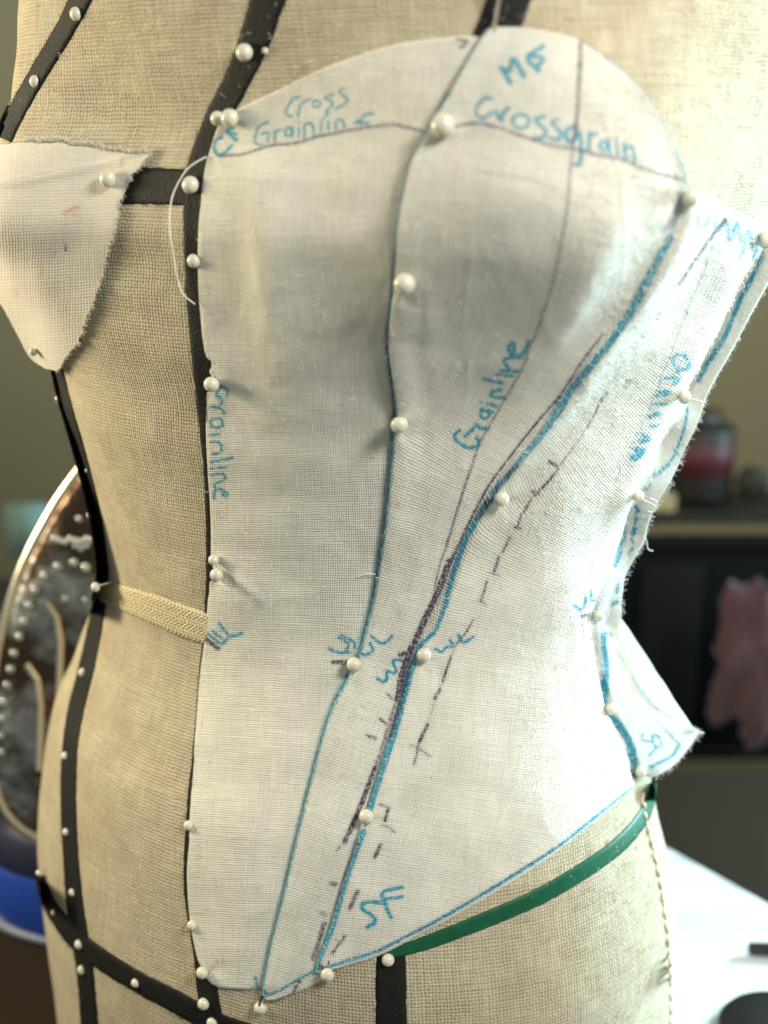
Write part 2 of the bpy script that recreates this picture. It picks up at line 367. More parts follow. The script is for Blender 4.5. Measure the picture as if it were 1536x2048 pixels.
INK_MF = [
 (PU, 9, .85, [(980, 60), (960, 82), (948, 100)]),
 (CY_, 14, .8, seam1), (PU, 8, .5, seam1[2:20]), (PU, 5, .3, seam1[19:]), (PU, 5, .55, [(948, 96), (900, 190), (850, 285), (818, 350), (804, 440), (797, 560)]), (PU, 11, .8, [(783, 652), (779, 692)]), (PU, 4, .5, [(786, 880), (778, 960), (770, 1040), (757, 1120)]),
 (PU, 7, .9, [(1162, 82), (1190, 98), (1216, 118)]), (CY_, 9, .9, dome[5:]),
 (CY_, 8, 1.1, [(1004, 138), (1022, 168)]), (CY_, 9, 1.1, [(1004, 138), (1019, 146), (1029, 122), (1048, 155)]), (CY_, 8, 1.1, [(1085, 97), (1056, 119), (1076, 144)]), (CY_, 8, 1.1, [(1066, 117), (1086, 121), (1076, 136)]),
 (CY_, 6.5, .9, [(986, 200), (972, 198), (957, 216), (957, 232), (970, 239), (986, 227)]), (CY_, 7, .95, [(994, 225), (1004, 243), (1008, 229), (1019, 219)]),
 (CY_, 6, .9, ell(1043, 245, 16, 15)), (CY_, 6.5, .95, [(1087, 235), (1071, 242), (1092, 265), (1082, 279), (1071, 277)]), (CY_, 6.5, .95, [(1115, 242), (1102, 246), (1121, 268), (1112, 282), (1099, 278)]),
 (CY_, 6.5, .95, [(1151, 255), (1133, 261), (1131, 281), (1144, 284), (1157, 265), (1160, 307), (1157, 330), (1147, 331)]),
 (CY_, 6.5, .95, [(1176, 268), (1175, 304)]), (CY_, 6, .9, [(1176, 280), (1182, 270), (1190, 270)]), (CY_, 6, .95, ell(1204, 293, 7, 10)), (CY_, 6, .95, [(1213, 281), (1216, 309)]), (CY_, 6, .9, [(1229, 288), (1231, 313)]), (CY_, 5, .9, [(1228, 277), (1229, 278)]),
 (CY_, 6, .95, [(1243, 290), (1244, 322)]), (CY_, 6, .95, [(1243, 302), (1253, 294), (1260, 302), (1262, 326)]),
 (PU, 4.5, .75, [(900, 265), (930, 252), (965, 250), (1010, 262), (1060, 280), (1100, 292), (1150, 300), (1180, 308)]), (PU, 4.5, .75, [(1180, 308), (1240, 320), (1270, 335), (1320, 350), (1355, 358)]), (PU, 5, .8, [(1266, 334), (1274, 337)]),
 (PU, 5, .8, [(1160, 82), (1158, 130), (1155, 180), (1151, 240), (1143, 300)]), (PU, 4.5, .55, [(1143, 300), (1138, 350), (1130, 420), (1115, 500), (1098, 570), (1075, 640), (1057, 690)]), (PU, 6, .4, [(1158, 90), (1152, 230)]),
 (PU, 4.5, .55, [(1057, 690), (1040, 738), (1005, 800), (960, 880), (942, 930)]), (PU, 5, .7, [(942, 930), (925, 980), (907, 1040), (892, 1090)]), (PU, 4, .6, [(892, 1090), (878, 1130), (868, 1180)]),
 (CY_, 7.5, 1, [(919, 858), (909, 866), (913, 879), (930, 890), (947, 891), (957, 883), (953, 872)]), (CY_, 8, 1, [(929, 869), (942, 858), (952, 846), (959, 852), (975, 853)]),
 (CY_, 6.5, 1, ell(969, 826, 9, 8)), (CY_, 6.5, 1, [(960, 816), (986, 820)]), (CY_, 7.5, .95, [(975, 805), (994, 808)]), (CY_, 4, .7, [(961, 802), (963, 803)]),
 (CY_, 7.5, 1, [(1007, 793), (983, 790), (983, 781), (1001, 776)]), (CY_, 8, 1, [(969, 756), (1004, 762)]), (CY_, 7, .95, [(992, 746), (1024, 747)]),
 (CY_, 7.5, 1, [(1000, 738), (1034, 737)]), (CY_, 8, 1, [(1018, 735), (1007, 717), (1023, 710), (1040, 709)]), (CY_, 9, 1.05, [(1027, 702), (1026, 681), (1017, 689), (1018, 699), (1029, 706), (1045, 700), (1056, 675)]),
 (CY_, 6.5, 1, [(719, 1299), (732, 1305), (746, 1297), (741, 1281)]), (CY_, 6.5, 1, [(744, 1267), (756, 1280), (769, 1283), (784, 1269)]),
 (CY_, 7, 1.05, [(754, 1354), (765, 1361), (775, 1356), (773, 1342), (792, 1343), (786, 1320), (804, 1318)]), (PU, 8, 1, [(800, 1308), (826, 1302)]),
 (PU, 5, .65, [(775, 1388), (796, 1406)]), (PU, 5, .7, [(760, 1436), (776, 1450)]), (PU, 6, .7, [(736, 1470), (752, 1477)]), (PU, 3, .3, [(722, 1408), (728, 1412)]),
 (PU, 9, .6, [(1352, 388), (1340, 425), (1322, 455)]), (PU, 9, .75, [(1204, 668), (1164, 720), (1119, 790), (1069, 850)]), (PU, 9, .85, [(1069, 850), (1019, 915), (974, 978), (939, 1045), (904, 1120)]),
 (PU, 12, 1, [(898, 1120), (876, 1180), (848, 1240), (824, 1293), (806, 1340), (795, 1395)]), (PU, 9, .6, [(795, 1395), (770, 1480), (752, 1535)]), (PU, 9, .9, [(750, 1535), (728, 1595), (705, 1650), (690, 1682)]), (PU, 4, .5, [(682, 1690), (675, 1698)]),
 (PU, 9, .6, [(664, 1764), (672, 1766)]), (PU, 8, .4, [(645, 1822), (652, 1828)]), (PU, 9, .7, [(650, 1845), (640, 1880), (628, 1915)]),
 (CY_, 5, .9, [(528, 1990), (560, 1976), (600, 1955), (640, 1932)]), (PU, 5, .8, [(602, 1957), (590, 1980)]), (PU, 4, .5, [(585, 1984), (560, 1994)]), (CY_, 9, .8, [(535, 1972), (540, 1984)]),
 (PK, 4, .5, [(797, 1000), (798, 1010)]), (PU, 3, .3, [(960, 345), (1010, 352), (1060, 362), (1110, 378)]),
 (PK, 4, .5, [(893, 596), (896, 598)]),
]
cy2 = [(x-7-float(np.interp(y, [480, 600, 640, 700, 760, 860, 960, 1300, 1301], [-2, 0, 5, 12, 12, 8, 4, 5, 0])), y) for x, y in [(1357, 385), (1352, 415), (1335, 470), (1300, 540), (1262, 610), (1222, 678), (1182, 735), (1140, 792), (1092, 858), (1040, 922), (992, 982), (962, 1032), (938, 1080), (917, 1140), (900, 1205), (880, 1255), (850, 1288), (832, 1322)]]
INK_SF = [
 (CY_, 6.5, .95, cy2[2:8]), (CY_, 10, .75, cy2[7:12]), (CY_, 8, 1, cy2[11:15]), (CY_, 7, .9, cy2[14:]), (PU, 6, .6, cy2[9:12]), (CY_, 4, .5, cy2[:3]),
 (CY_, 12, .95, [(826, 1322), (818, 1345), (805, 1400), (783, 1480), (765, 1535), (745, 1600), (735, 1640)]), (PU, 6, .55, [(820, 1330), (806, 1390), (782, 1470)]),
 (CY_, 12, .95, [(728, 1660), (716, 1690), (694, 1755), (666, 1850), (645, 1905), (632, 1940)]), (PU, 6, .5, [(718, 1680), (694, 1745), (672, 1820)]),
 (CY_, 6, .9, [(1375, 419), (1373, 438), (1382, 448)]), (CY_, 7, .95, [(1404, 426), (1398, 444), (1390, 442)]),
 (CY_, 7, .7, [(1420, 440), (1425, 462), (1442, 440), (1450, 476), (1462, 442), (1472, 488), (1485, 455), (1492, 508), (1504, 466), (1512, 500)]), (CY_, 6, .5, [(1440, 455), (1480, 470), (1508, 482)]), (CY_, 6, .6, [(1478, 480), (1463, 510)]),
 (CY_, 4, .6, [(1372, 382), (1405, 394), (1450, 418), (1510, 450)]),
 (PU, 8, 1.1, [(1440, 436), (1424, 460), (1402, 495)]), (PU, 10, 1.1, [(1402, 495), (1378, 530), (1355, 562)]), (PU, 7, .6, [(1316, 612), (1308, 632)]), (PU, 3, .45, [(1422, 486), (1405, 540), (1382, 590), (1365, 630)]), (PU, 3, .3, [(1365, 630), (1335, 700), (1305, 780), (1262, 880), (1225, 960)]),
 (CY_, 7, .9, ell(1349, 716, 13, 14)), (CY_, 6, .9, [(1342, 727), (1344, 738)]), (CY_, 7, .95, [(1322, 752), (1341, 747), (1334, 758)]), (CY_, 9, 1, [(1308, 785), (1326, 776), (1313, 778)]), (CY_, 7, .9, [(1300, 804), (1317, 799)]),
 (CY_, 9, 1, [(1291, 828), (1305, 820)]), (CY_, 6, .8, [(1288, 847), (1302, 843)]), (CY_, 9, .95, [(1271, 879), (1284, 871), (1277, 865)]), (CY_, 10, 1, [(1257, 912), (1269, 902), (1273, 893), (1264, 894)]),
 (PU, 8, .6, [(1212, 786), (1200, 800)]), (PU, 4.5, .75, [(1196, 808), (1185, 832), (1172, 852)]), (PU, 3, .5, [(1165, 860), (1140, 895), (1115, 925)]), (PU, 8, .75, [(1095, 918), (1108, 926)]),
 (PU, 5, .8, [(1112, 932), (1090, 960), (1065, 985)]), (PU, 7, .6, [(1060, 978), (1072, 982)]), (PU, 5, .65, [(1060, 990), (1045, 1020)]),
 (PU, 5, .65, [(1040, 1025), (1030, 1052)]), (PU, 5, .8, [(1025, 1050), (1037, 1052)]), (PU, 5, .7, [(1018, 1070), (1004, 1100)]), (PU, 5, .75, [(996, 1110), (985, 1145)]), (PU, 4, .5, [(975, 1142), (996, 1148)]), (PU, 4.5, .7, [(972, 1160), (960, 1200)]), (PU, 3.5, .5, [(955, 1195), (968, 1206)]),
 (PU, 4, .75, [(944, 1237), (930, 1262), (912, 1285)]), (PU, 5, .8, [(900, 1312), (885, 1360)]), (PU, 3, .4, [(912, 1285), (900, 1312)]), (PU, 6, .8, [(878, 1378), (868, 1396)]), (PU, 3, .3, [(885, 1360), (855, 1440)]), (PU, 6.5, .85, [(854, 1448), (838, 1482)]), (PU, 4, .7, [(836, 1488), (828, 1528)]), (PU, 3, .6, [(832, 1494), (860, 1512)]), (PU, 3, .5, [(820, 1490), (842, 1494)]),
 (CY_, 6.5, 1, [(869, 1294), (882, 1300), (890, 1292), (905, 1290), (898, 1277)]), (CY_, 6.5, 1, [(915, 1267), (919, 1277), (928, 1283), (944, 1272)]),
 (CY_, 7, 1, [(1141, 1207), (1151, 1214), (1161, 1207), (1163, 1192)]), (CY_, 5, .95, [(1172, 1177), (1174, 1197), (1186, 1194)]), (PU, 7, 1.1, [(1155, 1228), (1182, 1227)]), (PU, 3, .7, [(1154, 1218), (1155, 1272)]), (PU, 7, .7, [(1168, 1277), (1188, 1278)]),
 (PU, 3, .25, [(1160, 1270), (1165, 1350), (1185, 1450), (1200, 1540), (1208, 1600)]),
 (CY_, 8.5, 1.05, [(761, 1802), (731, 1802), (725, 1812), (745, 1828), (751, 1841), (735, 1851)]), (CY_, 8, 1.05, [(804, 1773), (766, 1783), (772, 1808), (782, 1832)]), (CY_, 7, 1, [(765, 1797), (804, 1792)]), (CY_, 6, .9, [(755, 1803), (772, 1808)]),
 (PU, 4.5, .6, [(761, 1607), (778, 1613)]), (PU, 6, .85, [(777, 1615), (770, 1640)]), (PU, 3.5, .5, [(760, 1650), (775, 1652), (790, 1664)]), (PU, 7.5, .85, [(762, 1688), (750, 1712)]), (PU, 6.5, .85, [(718, 1777), (702, 1812)]), (PU, 5, .75, [(692, 1868), (668, 1900)]), (PU, 3, .5, [(675, 1872), (688, 1884)]), (PU, 8, .8, [(646, 1925), (655, 1935)]),
 (CY_, 5.5, .95, [(640, 1932), (700, 1917), (760, 1897), (830, 1861), (900, 1824), (1000, 1765), (1100, 1700), (1200, 1621), (1260, 1573)]), (PU, 4, .35, [(760, 1897), (900, 1824), (1100, 1700)]),
]
INK_SB = [
 (CY_, 8, 1.2, [(1530, 520), (1500, 575), (1462, 650), (1425, 720), (1398, 765)]), (CY_, 12, .7, [(1526, 505), (1522, 525)]), (CY_, 8, .8, [(1345, 905), (1325, 930), (1300, 950)]), (CY_, 5, .9, [(1366, 820), (1358, 870), (1340, 905)]), (CY_, 8, 1, [(1292, 966), (1288, 972)]),
 (CY_, 13, 1.3, [(1268, 1010), (1274, 1014)]), (CY_, 8, .9, [(1276, 1032), (1274, 1040)]), (CY_, 13, 1.3, [(1272, 1054), (1262, 1064)]), (CY_, 8, .9, [(1258, 1076), (1262, 1082)]), (CY_, 9, .9, [(1260, 1096), (1252, 1104)]), (CY_, 6, .8, [(1250, 1012), (1238, 1080), (1222, 1130)]), (CY_, 7, .8, [(1229, 1168), (1226, 1182)]), (CY_, 9, .9, [(1220, 1205), (1228, 1202)]),
 (CY_, 9, 1.1, [(1198, 1270), (1203, 1330), (1205, 1395), (1212, 1420), (1240, 1460), (1258, 1500), (1266, 1545)]), (PU, 5, .35, [(1192, 1250), (1196, 1330), (1200, 1390)]), (CY_, 12, .7, [(1255, 1500), (1262, 1530)]), (PU, 10, 1.2, [(1266, 1546), (1270, 1556)]),
 (PU, 8, .45, [(1203, 1267), (1218, 1270)]),
 (CY_, 5, .85, [(1279, 1467), (1277, 1480), (1298, 1484), (1304, 1498), (1290, 1511)]), (CY_, 5, .85, [(1300, 1484), (1300, 1471), (1312, 1473), (1317, 1490), (1302, 1498)]),
 (CY_, 5, .95, [(1354, 1488), (1337, 1513), (1294, 1532)]), (PU, 3, .25, [(1300, 1435), (1354, 1488)]), (CY_, 3.5, .5, [(1325, 1460), (1354, 1488)]),
 (PU, 4, .5, [(1205, 1150), (1190, 1195), (1186, 1240)]),
]
INK_SCRAP = [(PK, 7, .75, [(136, 428), (150, 420), (165, 416)]), (PK, 5, .6, [(150, 428), (166, 433)]), (PK, 7, .5, [(111, 507), (115, 500)]), (PK, 8, .45, [(88, 545), (92, 538)]), (PK, 9, .4, [(37, 578), (40, 588)]),
 (PU, 3.5, .9, [(134, 488), (136, 498)]), (PK, 20, .12, [(60, 510), (80, 520)]), (PU, 3.5, .22, [(-40, 390), (60, 358), (130, 343), (200, 335), (255, 320), (300, 312)])]

# ------------------------------------------------------------------ panels
def coons(Lc, Rc, Tc, Bc, nv, nu):
    L = crom(Lc, nv); R = crom(Rc, nv); T = crom(Tc, nu); B = crom(Bc, nu)
    L = L+(T[0]-L[0])*(1-np.linspace(0, 1, nv))[:, None]**6; R = R+(T[-1]-R[0])*(1-np.linspace(0, 1, nv))[:, None]**6
    L = L+(B[0]-L[-1])*(np.linspace(0, 1, nv))[:, None]**20; R = R+(B[-1]-R[-1])*(np.linspace(0, 1, nv))[:, None]**20
    u = np.linspace(0, 1, nu)[None, :, None]; v = np.linspace(0, 1, nv)[:, None, None]
    S = (1-u)*L[:, None]+u*R[:, None]+(1-v)*T[None]+v*B[None]
    S -= (1-u)*(1-v)*T[0]+u*(1-v)*T[-1]+(1-u)*v*B[0]+u*v*B[-1]
    return S[..., 0], S[..., 1]
def sst(x, a, b):
    t = np.clip((x-a)/(b-a), 0, 1); return t*t*(3-2*t)
def ink_field(P, Q, strokes):
    out = np.zeros(P.shape+(3,))
    for ch, wd, st, pts in strokes:
        ln = crom(pts, step=5) if len(pts) > 2 else np.array(pts, float)
        if ch == 0 and 5 <= wd <= 9.5 and np.ptp(ln[:, 0]) < 60 and np.ptp(ln[:, 1]) < 60: wd = wd*0.8
        m = wd*1.6+6
        sel = (P > ln[:, 0].min()-m) & (P < ln[:, 0].max()+m) & (Q > ln[:, 1].min()-m) & (Q < ln[:, 1].max()+m)
        if not sel.any(): continue
        jx = vnoise(P[sel], Q[sel], 5, 3)*1.6; jy = vnoise(P[sel], Q[sel], 5, 4)*1.6
        d = seg_dist(P[sel]+jx, Q[sel]+jy, ln)
        soft = 1.6 if wd < 5 else 2.2
        a = st*(1-sst(d, wd/2-soft*0.6, wd/2+soft))
        a = np.maximum(a, st*0.16*(1-sst(d, wd/2, wd/2+8)))       # ink bleeding along the threads
        out[..., ch][sel] = np.maximum(out[..., ch][sel], a)
    return np.clip(out, 0, 1.3)
def ridge(P, Q, pts, wl, wr, amp):
    """soft fold: crest along pts (x,y,scale), separate left and right widths"""
    pts = np.array(pts, float)
    cx = np.interp(Q, pts[:, 1], pts[:, 0]); sc_ = np.interp(Q, pts[:, 1], pts[:, 2])
    d = P-cx; wd = np.where(d < 0, wl, wr)
    return amp*sc_*np.exp(-(d/wd)**2)
def grid_pos(P, Q, t, H):
    base = CAM+raydir(P, Q)*t[..., None]
    du = np.gradient(base, axis=1); dv = np.gradient(base, axis=0)
    n = np.cross(du, dv); n /= np.linalg.norm(n, axis=-1, keepdims=True)+1e-9
    tocam = CAM-base; s = np.sign((n*tocam).sum(-1)); s[s == 0] = 1; n = n*s[..., None]
    return base+n*H[..., None], n
def make_panel(name, label, P, Q, t, H, ink, grain, mat, cat='fabric panel', extra=None, group='muslin panels draped on the form'):
    nv, nu = P.shape
    pos, nrm = grid_pos(P, Q, t, H)
    col = ink_field(P, Q, ink)
    g = np.array(grain, float); gx = np.interp(Q, g[:, 1], g[:, 0]); gs = np.interp(Q, (g[1:, 1]+g[:-1, 1])/2, np.diff(g[:, 0])/np.diff(g[:, 1]))
    U = (P-gx)*np.cos(np.arctan(gs)); V = Q+(P-gx)*gs
    V = V*1.0
    F = grid_faces(nv, nu)
    me = new_mesh('cloth', pos.reshape(-1, 3), F, [mat]); set_uv(me, np.stack([U, V], -1).reshape(-1, 2)/1000); set_col(me, col.reshape(-1, 3))
    c = pos.reshape(-1, 3)[len(pos.reshape(-1, 3))//2]
    root = empty(name, c, label, cat, group)
    link('cloth', me, root)
    return root, pos, nrm, P, Q

STEP = 2.6
PULL = [(459, 236), (423, 769), (433, 1150), (885, 251), (809, 568), (799, 850), (708, 1329), (848, 1310), (733, 1633), (655, 1950), (404, 1946), (1382, 395), (1369, 794), (1277, 993), (1197, 1231), (1221, 1418), (1003, 998), (521, 1990), (1268, 1545)]
def relief(P, Q, sd):
    h = np.zeros_like(P)
    for i, (a, b) in enumerate(PULL):
        d = np.hypot(P-a, Q-b); th_ = np.arctan2(Q-b, P-a)
        h += -3.0*np.exp(-(d/17)**2)+1.5*np.cos(3*th_+i*1.7)*np.exp(-((d-34)/24)**2)+0.7*np.cos(5*th_+i)*np.exp(-((d-24)/14)**2)
    rn = 1-np.abs(vnoise(P, Q*0.6, 75, sd))*4; h += 0.75*np.clip(rn, 0, 1)**2
    rn = 1-np.abs(vnoise(P+Q*0.4, Q-P*0.3, 48, sd+1))*4; h += 0.35*np.clip(rn, 0, 1)**2
    return h
# underlying seam edges as functions
def px_at(line, q, dx=0): l = np.array(line, float); return np.interp(q, l[:, 1], l[:, 0])+dx

# centre front
cfL = [(438, 252), (425, 290), (410, 345), (401, 420), (397, 500), (398, 580), (404, 650), (411, 730), (414, 800), (413, 860), (417, 950), (423, 1050), (421, 1130), (416, 1200), (410, 1280), (401, 1350), (393, 1450), (386, 1550), (380, 1650), (375, 1750), (380, 1830), (392, 1900), (408, 1950)]
cfR = [(x+26, y) for x, y in seam1[1:-1]]; cfR = [(1000, 74)]+cfR[1:]+[(556, 1978)]
cfT = [(438, 252), (455, 232), (478, 218), (510, 202), (560, 178), (620, 148), (700, 116), (780, 92), (850, 80), (930, 74), (1000, 74)]
cfB = [(408, 1950), (430, 1970), (470, 1978), (556, 1978)]
P, Q = coons(cfL, cfR, cfT, cfB, int(1740/STEP), int(400/STEP))
dl = P-P[:, :1]; dr = P[:, -1:]-P; dt = Q-Q[:1]; db = Q[-1:]-Q
H = 3.2*np.ones_like(P)
H += ridge(P, Q, [(500, 290, 0), (525, 360, .8), (540, 470, 1), (550, 560, .9), (562, 680, .5), (580, 850, .2), (590, 1000, 0)], 46, 95, 24)
H += ridge(P, Q, [(455, 260, 0), (455, 330, 1), (450, 420, .8), (440, 520, 0)], 24, 26, 5)
H += ridge(P, Q, [(660, 260, 0), (680, 360, .6), (700, 480, .5), (690, 620, 0)], 60, 55, 5)
H += ridge(P, Q, [(500, 1560, 0), (500, 1700, .8), (490, 1850, 1), (480, 1950, .8)], 55, 45, 6)
H += ridge(P, Q, [(585, 1350, 0), (560, 1550, .5), (520, 1750, .8), (500, 1900, .5)], 35, 30, -3)
H += ridge(P, Q, [(475, 1100, 0), (480, 1160, 1), (475, 1200, 1), (470, 1260, 0)], 30, 60, 5)
H += 5*np.exp(-(((P-470)-(Q-1140)*0.9)/14)**2)*np.exp(-((Q-1165)/40)**2)
H += vnoise(P, Q, 90, 1)*5*sst(dl, 10, 60)*sst(dr, 30, 90)+vnoise(P, Q, 38, 2)*1.5
H += relief(P, Q, 71)
H *= sst(dl, -6, 8)*0.75+0.25; H *= 1-0.55*(1-sst(dr, 10, 60)); H *= sst(dt, -4, 7)*0.7+0.3; H *= sst(db, -4, 6)*0.8+0.2
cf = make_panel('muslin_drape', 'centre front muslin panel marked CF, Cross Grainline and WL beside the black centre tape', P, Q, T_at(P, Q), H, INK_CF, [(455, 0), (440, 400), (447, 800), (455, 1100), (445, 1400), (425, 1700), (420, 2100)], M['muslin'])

# middle front
mfR = [(x+26, y) for x, y in seam2[1:-1]]; mfR = [(1364, 380)]+mfR[:]+[(655, 1954)]
mfB = [(523, 1997), (560, 1996), (610, 1978), (655, 1954)]
P, Q = coons(seam1[:-1]+[(523, 1997)], mfR, dome, mfB, int(1960/STEP), int(400/STEP))
dl = (P-P[:, :1]); dr = P[:, -1:]-P; dt = np.hypot(P-P[:1], Q-Q[:1]); db = np.hypot(P-P[-1:], Q-Q[-1:])
H = 3.4*np.ones_like(P)
edge = np.interp(Q, [60, 300, 650, 900, 1300, 1400, 2000], [8, 15, 16, 12, 10, 13, 12])
H += edge*sst(dl, -3, 9)*(0.35+0.65*(1-sst(dl, 14, 70)))
H += ridge(P, Q, [(860, 380, 0), (850, 520, 1), (842, 650, .9), (850, 780, 0)], 34, 50, 6)
H += ridge(P, Q, [(1000, 430, 0), (990, 600, .7), (950, 800, .6), (900, 950, 0)], 70, 60, -5)
H += ridge(P, Q, [(1230, 360, 0), (1205, 430, 1), (1170, 520, 1), (1130, 620, .7), (1080, 740, 0)], 60, 50, 15)
H += ridge(P, Q, [(835, 1000, 0), (830, 1150, 1), (800, 1260, .7), (770, 1330, 0)], 28, 30, 3)
H += ridge(P, Q, [(735, 1330, 0), (700, 1500, .9), (655, 1700, 1), (600, 1900, .8), (560, 2000, .4)], 28, 22, 7)
rim = np.exp(-(dt/22)**2)*sst(Q, 120, 190)*(1-sst(Q, 340, 400))
H += 7*rim
H += vnoise(P, Q, 100, 5)*6*sst(dl, 10, 60)*sst(dr, 20, 80)+vnoise(P, Q, 36, 6)*1.6
H += relief(P, Q, 75)
H *= sst(dl, -4, 6)*0.75+0.25; H *= 1-0.5*(1-sst(dr, 12, 55))*sst(Q, 420, 520); H *= sst(dt, -4, 6)*0.8+0.2; H *= sst(db, -3, 6)*0.8+0.2
GR = [(1165, 60), (1158, 130), (1152, 240), (1138, 350), (1115, 500), (1075, 640), (1005, 800), (942, 930), (892, 1090), (850, 1240), (800, 1400), (740, 1600), (670, 1820), (610, 2000)]
mf = make_panel('muslin_drape', 'middle front muslin panel with domed top marked Crossgrain and Grainline', P, Q, T_at(P, Q), H, INK_MF, GR, M['muslin'])

# side front
sfT = [(1347, 378), (1364, 374), (1400, 386), (1450, 412), (1500, 438), (1541, 462)]
sfB = [(628, 1946), (700, 1930), (760, 1910), (830, 1874), (900, 1837), (1000, 1778), (1100, 1712), (1200, 1632), (1268, 1572)]
P, Q = coons(seam2, seam3, sfT, sfB, int(1600/STEP), int(560/STEP))
dl = (P-P[:, :1]); dr = P[:, -1:]-P; dt = np.hypot(P-P[:1], Q-Q[:1]); db = np.hypot(P-P[-1:], Q-Q[-1:])
H = 4.0*np.ones_like(P)
ew = np.interp(Q, [380, 500, 700, 900, 1100, 1280, 1330, 1900], [28, 26, 22, 20, 22, 22, 8, 8]); eh = np.interp(Q, [380, 600, 900, 1250, 1320, 1600, 1940], [17, 14, 11, 9, 9, 10, 11])
H += eh*sst(dl, -2, ew)*(0.25+0.75*(1-sst(dl, ew+6, ew+70)))
H += ridge(P, Q, [(1440, 440, 0.3), (1400, 520, 1), (1330, 650, 1), (1240, 800, .6), (1180, 900, 0)], 35, 40, -7)
H += ridge(P, Q, [(1465, 460, .5), (1440, 560, 1), (1380, 680, 1), (1310, 830, 1), (1250, 950, .6), (1200, 1080, 0)], 30, 22, 8)
H += ridge(P, Q, [(1100, 1000, 0), (1120, 1150, 1), (1135, 1290, .8), (1140, 1400, 0)], 60, 35, 6)
H += -7*np.exp(-((P-1172)/16)**2-((Q-1240)/34)**2)
H += ridge(P, Q, [(690, 1700, 0), (740, 1800, .7), (720, 1900, .6)], 25, 45, 4)
H += vnoise(P, Q, 110, 8)*7*sst(dl, 30, 90)*sst(dr, 15, 70)+vnoise(P, Q, 40, 9)*1.8
re = np.interp(Q, [460, 780, 900, 1000, 1250, 1570], [8, 8, 5, 8, 5, 5])
H += re*sst(dr, -2, 10)*(1-sst(dr, 20, 60))
H += relief(P, Q, 79)
H *= sst(dl, -3, 5)*0.8+0.2; H *= sst(dr, -3, 6)*0.85+0.15; H *= sst(dt, -3, 6)*0.8+0.2; H *= sst(db, -3, 7)*0.8+0.2
H += 3.0*(1-sst(dl, 10, 60))
GS_ = [(1470, 380), (1400, 540), (1300, 740), (1180, 880), (1050, 1010), (960, 1200), (900, 1340), (830, 1540), (760, 1700), (680, 1900)]
GS2 = [(1470, 380), (1390, 600), (1300, 820), (1220, 1000), (1165, 1180), (1160, 1300), (1175, 1420), (1200, 1560), (1220, 1800), (1240, 2000)]
wmix = 0.5
GSF = [(a[0]*wmix+np.interp(a[1], [g[1] for g in GS2], [g[0] for g in GS2])*(1-wmix), a[1]) for a in GS_]
sf = make_panel('muslin_drape', 'side front muslin panel marked SF with a dashed purple grainline and WL', P, Q, T_at(P, Q), H, INK_SF, GSF, M['muslin'])

# side back: wraps behind the silhouette, kicks out in a flap below the waist
sbL = [(x-14, y) for x, y in seam3[:-1]]+[(1268, 1556)]
sbR = [(1580, 480), (1556, 540), (1524, 600), (1480, 680), (1438, 755), (1408, 810), (1388, 850), (1358, 910), (1335, 960), (1306, 1010), (1296, 1050), (1286, 1085), (1246, 1145), (1238, 1190), (1236, 1235), (1232, 1290), (1254, 1335), (1257, 1388), (1290, 1425), (1380, 1457), (1390, 1470), (1345, 1528), (1292, 1548)]
def coons_lr(Lc, Rc, nv, nu):
    L = crom(Lc, nv); R = crom(Rc, nv); u = np.linspace(0, 1, nu)[None, :, None]
    S = (1-u)*L[:, None]+u*R[:, None]; return S[..., 0], S[..., 1]
P, Q = coons_lr(sbL, sbR, int(1300/STEP), 46)
nwrap = 12
tL = T_at(P[:, 14:15], Q[:, 14:15]); dist = np.hypot(P-P[:, :1], Q-Q[:, :1])
Tn = T_at(P, Q)
t = np.minimum(Tn, tL+0.8*dist)
for _ in range(220): t[1:-1] = (t[:-2]+2*t[1:-1]+t[2:])/4
for _ in range(20): t[:, 1:-1] = (t[:, :-2]+2*t[:, 1:-1]+t[:, 2:])/4
t = t-6
low = sst(Q, 1240, 1330); t = t*(1-low)+(T_at(P[:, :1], Q[:, :1])+1.15*dist)*low
dr = dist[:, -1:]-dist
H = 3.0+9*sst(dist, 18, 34)*(1-0.5*sst(dist, 50, 110))
H -= 12*np.exp(-((P-1325)/24)**2-((Q-905)/50)**2)*(1-sst(dist, 22, 50))
H += low*(vnoise(P, Q, 60, 21)*8*sst(dist, 20, 50)+8*np.exp(-((P-1275)/30)**2-((Q-1395)/40)**2))
H += vnoise(P, Q, 30, 22)*3
H *= 0.3+0.7*sst(dist, 0, 20)
sb = make_panel('muslin_drape', 'side back muslin panel marked SB curling out at the right edge of the form', P, Q, t, H, INK_SB, [(1560, 460), (1400, 800), (1280, 1050), (1215, 1200), (1225, 1350), (1290, 1560)], M['muslin_thin'])
pos = sb[1]
# the panel runs on round the back of the form
rows = np.where(P[:, -1] > 0)[0]; rows = rows[Q[rows, -1] < 1240]
edge3 = pos[rows, -1]; wrap = []
for j in range(nwrap):
    f = j/(nwrap-1); wrap.append(edge3+np.array([1, 0, 0])*(-260*f*f-2)+np.array([0, 1, 0])*(330*f))
wrap = np.stack(wrap, 1)
me = new_mesh('back_wrap', wrap.reshape(-1, 3), grid_faces(len(rows), nwrap), [M['muslin']])
set_uv(me, np.stack([np.broadcast_to(np.arange(nwrap)*30.0, (len(rows), nwrap)), np.broadcast_to(Q[rows, -1][:, None], (len(rows), nwrap))], -1).reshape(-1, 2)/1000)
set_col(me, np.zeros((len(me.vertices), 3))); link('back_wrap', me, sb[0])
